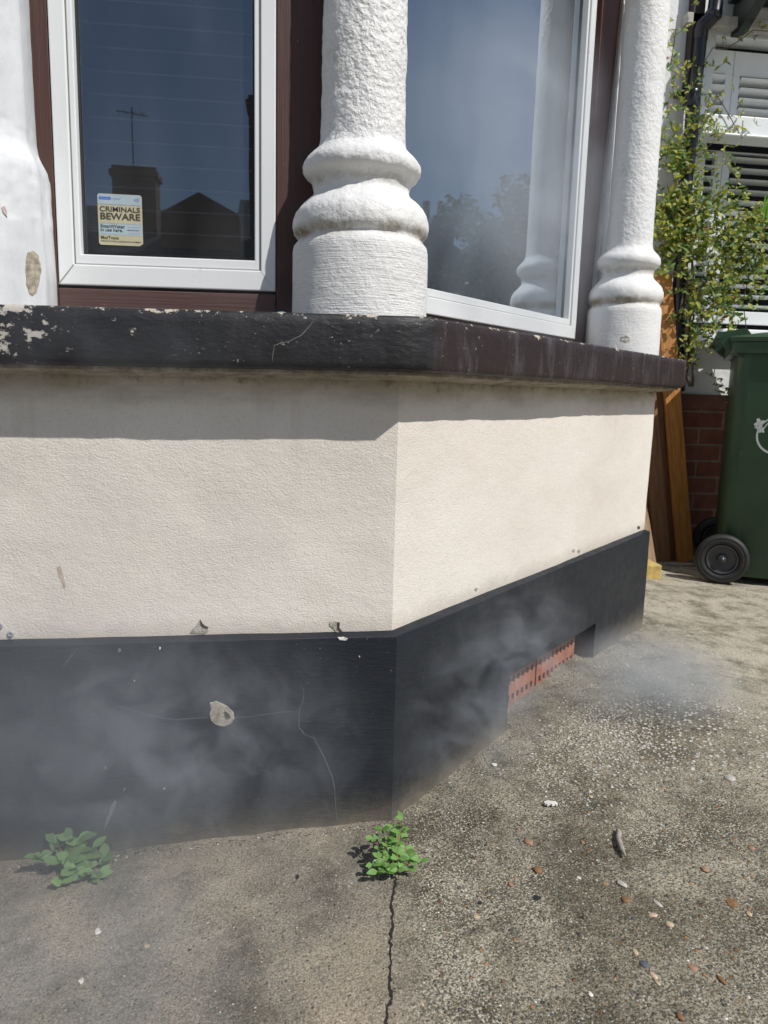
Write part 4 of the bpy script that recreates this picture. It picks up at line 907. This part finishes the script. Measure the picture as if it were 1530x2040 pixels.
S=[(1053,1675,19,14,.3,P_or,'rounded orange pebble level with the top of the central weed'),
(1071,1730,22,14,.1,P_br,'flat dull brown stone right of the central weed'),
(1033,1649,8,6,.2,P_or,'tiny orange pebble above the rounded orange pebble'),
(1380,1928,22,14,.3,P_or,'orange pebble with angular outline near the lower right'),
(1302,1823,26,10,-.1,P_pk,'long peach coloured stone among the lower right pebbles'),
(1333,1840,18,11,.5,P_ye,'pale yellow stone just right of the long peach stone'),
(1266,1896,13,12,0,P_ye,'round yellow stone in the middle of the pale lower right concrete'),
(949,1824,13,9,.0,P_ye,'yellow pebble below the black leaf scraps'),
(841,1999,9,11,.2,P_ye,'small yellow pebble beside the crack near the bottom edge'),
(1458,1797,26,15,.2,P_br,'dark brown stone at the right below the pale chips'),
(1331,1895,11,15,.1,P_br,'upright rusty brown stone right of the round yellow stone'),
(1438,1952,13,16,.2,P_br,'rusty brown stone at the right near the bottom edge'),
(1247,1792,22,11,.3,P_br,'reddish brown stone above the long peach stone'),
(1284,1921,22,13,.3,P_gr,'blue grey flint, the larger one below the round yellow stone'),
(1264,1832,14,10,.5,P_gr,'small dark slate stone left of the peach stone'),
(992,1782,12,26,.5,P_gr,'long blue grey slate sliver near the black leaf scraps'),
(1160,1828,13,8,.3,P_bl,'small black stone in the middle of the right hand concrete'),
(957,1797,13,6,.3,P_bl,'black leaf scrap, leftmost of the three'),
(1033,1803,27,8,.35,P_bl,'black leaf scrap, middle and longest of the three'),
(1070,1787,19,8,.2,P_bl,'black leaf scrap, rightmost of the three'),
(1155,1749,10,7,.1,P_wh,'bright white chip on the right hand concrete'),
(1177,1981,9,8,.1,P_wh,'white chip close to the bottom edge right of the crack'),
(195,1862,12,10,.3,P_wh,'cream white chip on the smooth concrete, upper of two'),
(163,1958,14,9,-.3,P_wh,'bright white chip on the smooth concrete, lower of two'),
(293,1889,12,7,0,P_ye,'dull yellow chip on the smooth concrete'),
(592,1750,9,8,0,P_bl,'small black blob on the concrete left of the central weed'),
(985,1520,13,7,.2,P_wh,'white flake on the concrete below the vent corner'),
(1455,1549,30,14,.3,P_lg,'large smooth pale grey stone at the right edge'),
(1239,1760,17,14,.4,P_lg,'pale grey stone below the curled grey strip'),
(1322,1740,12,9,.2,P_gr,'small blue grey pebble right of the curled grey strip'),
(1310,1799,13,16,.3,P_lg,'pale bluish stone above the peach stone'),
(1404,1731,15,10,.2,P_or,'flat orange stone right of the grey strip'),
(1497,1687,16,9,.1,P_or,'bright orange stone at the right edge'),
(1207,1759,12,6,.2,P_or,'short orange brown sliver below the white chip'),
(1161,1677,10,7,0,P_or,'dull orange pebble left of the curled grey strip'),
(1018,1759,11,8,0,P_or,'orange pebble just above the black leaf scraps'),
(1177,1587,11,7,0,P_ye,'small yellow stone above the grey strip'),
(1302,1943,13,15,.2,P_pk,'pinkish stone below the blue grey flint'),
(1310,1958,9,10,.2,P_ye,'yellow stone touching the pinkish stone'),
(1492,1820,13,9,.1,P_ye,'ochre stone at the right edge below the dark brown stone'),
(1355,2025,15,12,.1,P_br,'brown pebble cut by the bottom edge at right'),
(237,1818,8,5,.3,P_br,'tiny rust brown crumb on the smooth concrete'),
(378,1896,8,4,0,P_bl,'tiny black crumb on the smooth concrete')]
for s in S:
    nm='pebble'; ct='pebble'
    if 'chip' in s[6] or 'flake' in s[6]: nm='chip'; ct='chip'
    if 'scrap' in s[6] or 'blob' in s[6] or 'crumb' in s[6]: nm='scrap'; ct='scrap'
    stone(*s[:6],s[6],'loose bits on the concrete',name=nm,cat=ct,hgt=.35 if ct=='pebble' else .18,spiky=.35 if ct=='pebble' else .7)
# small anonymous gravel: too many to count
mb=MB()
for k in range(1500):
    px=random.uniform(800,1560); py=random.uniform(1330,2060)
    c_=at_g(px,py); r_=random.uniform(.0008,.0022)*(1 if random.random()<.93 else 1.5)
    if (c_.y-c_.x)*S2>-.035 or c_.x<.0: continue
    mi=random.choices(range(6),(.28,.08,.1,.22,.06,.26))[0]; zz=c_.z+.010*noise.noise(Vector((c_.x*2.3,c_.y*2.3,1)))+.0035*noise.noise(Vector((c_.x*14,c_.y*14,5)))
    a=random.uniform(0,pi); vs=[]
    for q in ((1,0,0),(.4,.9,0),(-.6,.8,0),(-1,-.1,0),(-.4,-.8,0),(.6,-.7,0),(.2,.1,.5),(0,0,-.6)):
        v=Vector(q)*r_*random.uniform(.75,1.2); v.rotate(Matrix.Rotation(a,3,'Z')); vs.append(v+Vector((c_.x,c_.y,zz-.0002)))
    mb.add(vs,[(i,(i+1)%6,6) for i in range(6)]+[((i+1)%6,i,7) for i in range(6)],mi)
tag(mb.build('gravel',[P_lg,P_or,P_br,P_gr,P_wh,simple('tan_grit',(.30,.25,.17),.8).m],recalc=False),'fine gravel and grit bedded in the concrete','gravel',kind='stuff')
mb=MB()
for k in range(520):
    if k<260: x=random.uniform(-.62,.0); y=-.026-abs(random.gauss(0,.012))
    elif k<420: q_=random.uniform(.0,1.2); w_=-.028-abs(random.gauss(0,.013)); x,y=rf(q_,w_,0).x,rf(q_,w_,0).y
    else:
        bb=random.choice((b1,b2)); x=bb.x+random.gauss(0,.03); y=bb.y+random.gauss(0,.018)
    r_=random.uniform(.0008,.0026); zz=gz(x)+.010*noise.noise(Vector((x*2.3,y*2.3,1)))+.0035*noise.noise(Vector((x*14,y*14,5))); a_=random.uniform(0,pi); vs=[]
    for q in ((1,0,0),(.3,.8,0),(-.7,.5,0),(-1,-.2,0),(-.2,-.7,0),(.7,-.5,0),(.1,.1,.5),(0,0,-.5)):
        v=Vector(q)*r_*random.uniform(.6,1.3); v.rotate(Matrix.Rotation(a_,3,'Z')); vs.append(v+Vector((x,y,zz+.0004)))
    mb.add(vs,[(i,(i+1)%6,6) for i in range(6)]+[((i+1)%6,i,7) for i in range(6)],random.choices((0,1,2),(.5,.35,.15))[0])
tag(mb.build('grit',[simple('dark_soil_crumb',(.06,.05,.035),.95).m,simple('tan_crumb',(.24,.20,.14),.95).m,P_wh],recalc=False),'crumbs of soil and grit gathered along the foot of the plinth','grit',kind='stuff')
# pale pebbles exposed near the vent
mb=MB()
for k in range(1500):
    px=random.gauss(1215,95); py=random.gauss(1450,75)
    c_=at_g(px,py); 
    if (c_.y-c_.x)*S2>-.05: continue
    r_=random.uniform(.002,.0052); zz=c_.z+.010*noise.noise(Vector((c_.x*2.3,c_.y*2.3,1)))+.0035*noise.noise(Vector((c_.x*14,c_.y*14,5)))
    a=random.gauss(-.5,.5); vs=[]
    for q in ((1,0,0),(.4,.6,0),(-.6,.5,0),(-1,-.1,0),(-.4,-.6,0),(.6,-.5,0),(.2,.1,.45),(0,0,-.6)):
        v=Vector(q)*r_*random.uniform(.75,1.2); v.rotate(Matrix.Rotation(a,3,'Z')); vs.append(v+Vector((c_.x,c_.y,zz)))
    mb.add(vs,[(i,(i+1)%6,6) for i in range(6)]+[((i+1)%6,i,7) for i in range(6)],random.choice((0,0,1)))
tag(mb.build('exposed_pebbles',[cm('dusty_pebble',(.40,.385,.34)),cm('chalky_pebble',(.52,.50,.45))],smooth=True,recalc=False),'patch of small pale pebbles worn out of the concrete near the vent','pebbles',kind='stuff')
# curled grey strip
kp=[(1229,1658),(1233,1666),(1231,1676),(1236,1690),(1240,1702),(1246,1712)]
pts=[]
for i,p in enumerate(kp): q=at_g(*p); pts.append(q+Vector((0,0,.006)))
mb=MB(); mb.tube(pts,[.0025,.0048,.0042,.0048,.0036,.0012],8); tag(mb.build('curled_strip',simple('dried_grey_peel',(.30,.27,.23),.85,n=90,bumpd=.0012).m,smooth=True),'curled dry grey strip lying on the right hand concrete','debris')
# white paint splash
pl_g=lambda a,b:(lambda q:q-Vector((0,0,K*q.x)))(at_g(a,b)+Vector((0,0,.0045)))
o=patch([(1082,1603),(1092,1599),(1100,1600),(1111,1604),(1109,1609),(1098,1607),(1090,1609)],pl_g,Vector((0,0,1)),P_wh,None,name='paint_splash',jag=1.6); tag(o,'small splash of white paint on the concrete above the orange pebble','paint splash')

# ------------------------------------------------------------------ across the street (seen mirrored in the glass)
M_rb=simple('street_brick',(.16,.085,.06),.9,n=3).m; M_slate=simple('roof_slate',(.045,.05,.058),.6,n=4).m; M_pot=simple('clay_pot',(.15,.10,.07),.8).m
def gabled(name,label,x0,x1_,y0_,y1,ze,zr,chim=(),pots=2):
    t=thing(name,label,'house','houses across the street')
    MB().box((x0,y0_,-.4),(x1_,y1,ze)).build('wall',M_rb,t)
    ym=(y0_+y1)/2
    rf_=MB(); rf_.add([(x0-.2,y0_-.3,ze-.1),(x1_+.2,y0_-.3,ze-.1),(x1_+.2,y1+.3,ze-.1),(x0-.2,y1+.3,ze-.1),(x0-.2,ym,zr),(x1_+.2,ym,zr)],[(0,1,5,4),(2,3,4,5),(1,2,5),(3,0,4),(0,3,2,1)]); r_=rf_.build('roof',M_slate,t)
    for (cx,cy,w_,zt_) in chim:
        c_=MB().box((cx-w_/2,cy-.3,ze),(cx+w_/2,cy+.3,zt_)).box((cx-w_/2-.06,cy-.36,zt_-.25),(cx+w_/2+.06,cy+.36,zt_-.12)).build('chimney',M_rb,r_)
    for k in range(2):
        for j in range(max(1,int((x1_-x0)/2.6))):
            cx=x0+1.3+j*2.6; z0=.9+k*2.1
            if z0+1.2<ze:
                MB().box((cx-.55,y1,z0),(cx+.55,y1+.06,z0+1.25)).build('window',M_upvc,t)
    return t,r_
h1,r1=gabled('terraced_house','brick house across the street with wide chimney and aerial',-9.5,-1.9,-24,-18,4.2,5.9,((-4.3,-19.2,1.1,6.45),))
mb=MB(); mb.tube([(-4.35,-19.2,6.4),(-4.35,-19.2,7.95)],.016,6); mb.tube([(-4.75,-19.2,7.85),(-3.95,-19.2,7.75)],.012,6)
for k in range(4): mb.tube([(-4.7+k*.2,-19.4,7.8),(-4.7+k*.2,-19.0,7.8)],.008,5)
mb.build('aerial',M_seal,r1)
h2,r2=gabled('terraced_house','brick house across the street with small front gable and tall stack',-1.6,6,-24.5,-18.5,4.4,6.4,((-.9,-18.8,.9,8.2),))
P5=[(-3.45,4.3),(-3.45,5.12),(-2.55,5.62),(-1.6,5.15),(-1.6,4.3)]; MB().add([(x,-17.8,z_) for x,z_ in P5]+[(x,-22,z_) for x,z_ in P5],[(0,1,2,3,4),(9,8,7,6,5)]+[(i,(i+1)%5,5+(i+1)%5,5+i) for i in range(5)]).build('front_gable',M_rb,r2)
h3,r3=gabled('terraced_house','brick house end on beyond the neighbour with a row of chimney pots',20.5,28,1.,7.,3.8,5.6,((21.0,4.4,1.3,6.0),))
for k in range(3): MB().lathe([(6.0,.13),(6.5,.11)],(20.9,3.95+k*.45,0),n=12).build('chimney_pot',M_pot,r3)
M_tl=leafmat('street_tree_leaf',(.05,.10,.025),.25); 
def tree(x,y,z,rx,rz,n,label,seed):
    random.seed(seed); t=thing('street_tree',label,'tree','trees down the street')
    tr=MB(); tr.tube([(x,y,-.1),(x+.1,y,z-rz*.6),(x,y+.1,z)],[.22,.16,.06],8)
    for k in range(7):
        a=k*.9; tr.tube([(x+.05,y,z-rz*.7+.1*k),(x+rx*.6*cos(a),y+rx*.6*sin(a),z+rz*.3*sin(k))],[.07,.02],6)
    tr.build('trunk',M_bark,t,smooth=True)
    lf=MB(); cs=[Vector((x+rx*random.uniform(-.75,.75),y+rx*random.uniform(-.75,.75),z+rz*random.uniform(-.7,.7))) for k in range(26)]
    for k in range(n):
        c_=random.choice(cs); d=Vector((random.gauss(0,1),random.gauss(0,1),random.gauss(0,1))).normalized(); p=c_+d*rx*.36*random.random()**.4
        leaf(lf,p,Vector((random.uniform(-1,1),random.uniform(-1,1),random.uniform(-.6,.6))),Vector((random.uniform(-1,1),random.uniform(-1,1),1)),random.uniform(.14,.26),random.uniform(.09,.15))
    lf.build('crown',M_tl,t,recalc=False)
tree(19.4,5.4,4.3,1.7,2.6,7000,'tall dark street tree beyond the neighbouring house',1)
tree(19.2,7.2,3.9,1.7,2.4,5600,'rounded street tree right of the taller one',2)
tree(19.8,3.2,3.2,1.4,1.6,3000,'low street tree beside the house with chimney pots',3)

# ------------------------------------------------------------------ smoke from the leak test
def smoke(loc,rad,rot,dens,nscale,lo,hi,label,seed,stretch=(1,1,1)):
    bm=bmesh.new(); bmesh.ops.create_icosphere(bm,subdivisions=3,radius=1); me=bpy.data.meshes.new('smoke'); bm.to_mesh(me); bm.free()
    o=bpy.data.objects.new('smoke',me); COL.objects.link(o); o.location=loc; o.scale=rad; o.rotation_euler=rot
    m=bpy.data.materials.new('smoke'); m.use_nodes=True; n=m.node_tree.nodes; l=m.node_tree.links; n.remove(n['Principled BSDF'])
    M=Mat.__new__(Mat); M.m=m; M.n=n; M.l=l; M.h=None; M.tc=n.new('ShaderNodeTexCoord'); M.co=M.tc.outputs['Object']
    ln=n.new('ShaderNodeVectorMath'); ln.operation='LENGTH'; l.new(M.co,ln.inputs[0])
    fall=M.mr(ln.outputs['Value'],1.,.15)
    wco=M.mapping((rad[0]*stretch[0],rad[1]*stretch[1],rad[2]*stretch[2]),loc=(seed,seed*.7,0))
    nn=M.noise(nscale,5,.6,co=wco,dist=.8)
    d=M.math('MULTIPLY',M.math('MULTIPLY',M.mr(nn,lo,hi),fall),dens)
    pv=n.new('ShaderNodeVolumePrincipled'); pv.inputs['Color'].default_value=(.82,.88,.96,1); pv.inputs['Anisotropy'].default_value=.2
    l.new(d,pv.inputs['Density']); l.new(pv.outputs[0],n['Material Output'].inputs['Volume']); me.materials.append(m)
    me.polygons.foreach_set('use_smooth',[True]*len(me.polygons))
    return tag(o,label,'smoke','wisps of test smoke',kind='stuff')
smoke((-.50,-.17,.19),(.54,.12,.37),(0,0,.05),3.6,4,.12,.74,'broad even veil of grey smoke in front of the left plinth',3.)
smoke((-.36,-.10,.19),(.42,.07,.24),(0,0,.05),6.5,14,.42,.66,'curling wisps of smoke close to the left plinth',5.)
smoke((.22,.05,.22),(.42,.08,.24),(0,0,radians(45)),4.6,13,.42,.68,'thin wisps of smoke in front of the canted plinth',9.,(1,1,1.2))
smoke((.62,.36,.12),(.30,.16,.13),(0,0,radians(30)),5.,8,.28,.70,'smoke drifting over the concrete in front of the air bricks',14.)
smoke((.72,.30,.11),(.20,.17,.13),(0,0,radians(20)),4.5,7,.25,.65,'denser round puff of smoke over the concrete right of the vent',17.)
smoke((.36,.46,1.25),(.55,.07,.52),(0,0,radians(45)),5.5,4,.2,.72,'faint smoke veil before the large canted window',21.)
smoke((-.42,-.14,.68),(.50,.07,.46),(0,0,0),1.0,6,.35,.72,'very faint smoke in front of the cream wall',31.)
smoke((-.48,-.36,.03),(.42,.26,.14),(0,0,0),2.8,5,.2,.7,'faint smoke creeping over the smooth concrete on the left',41.)
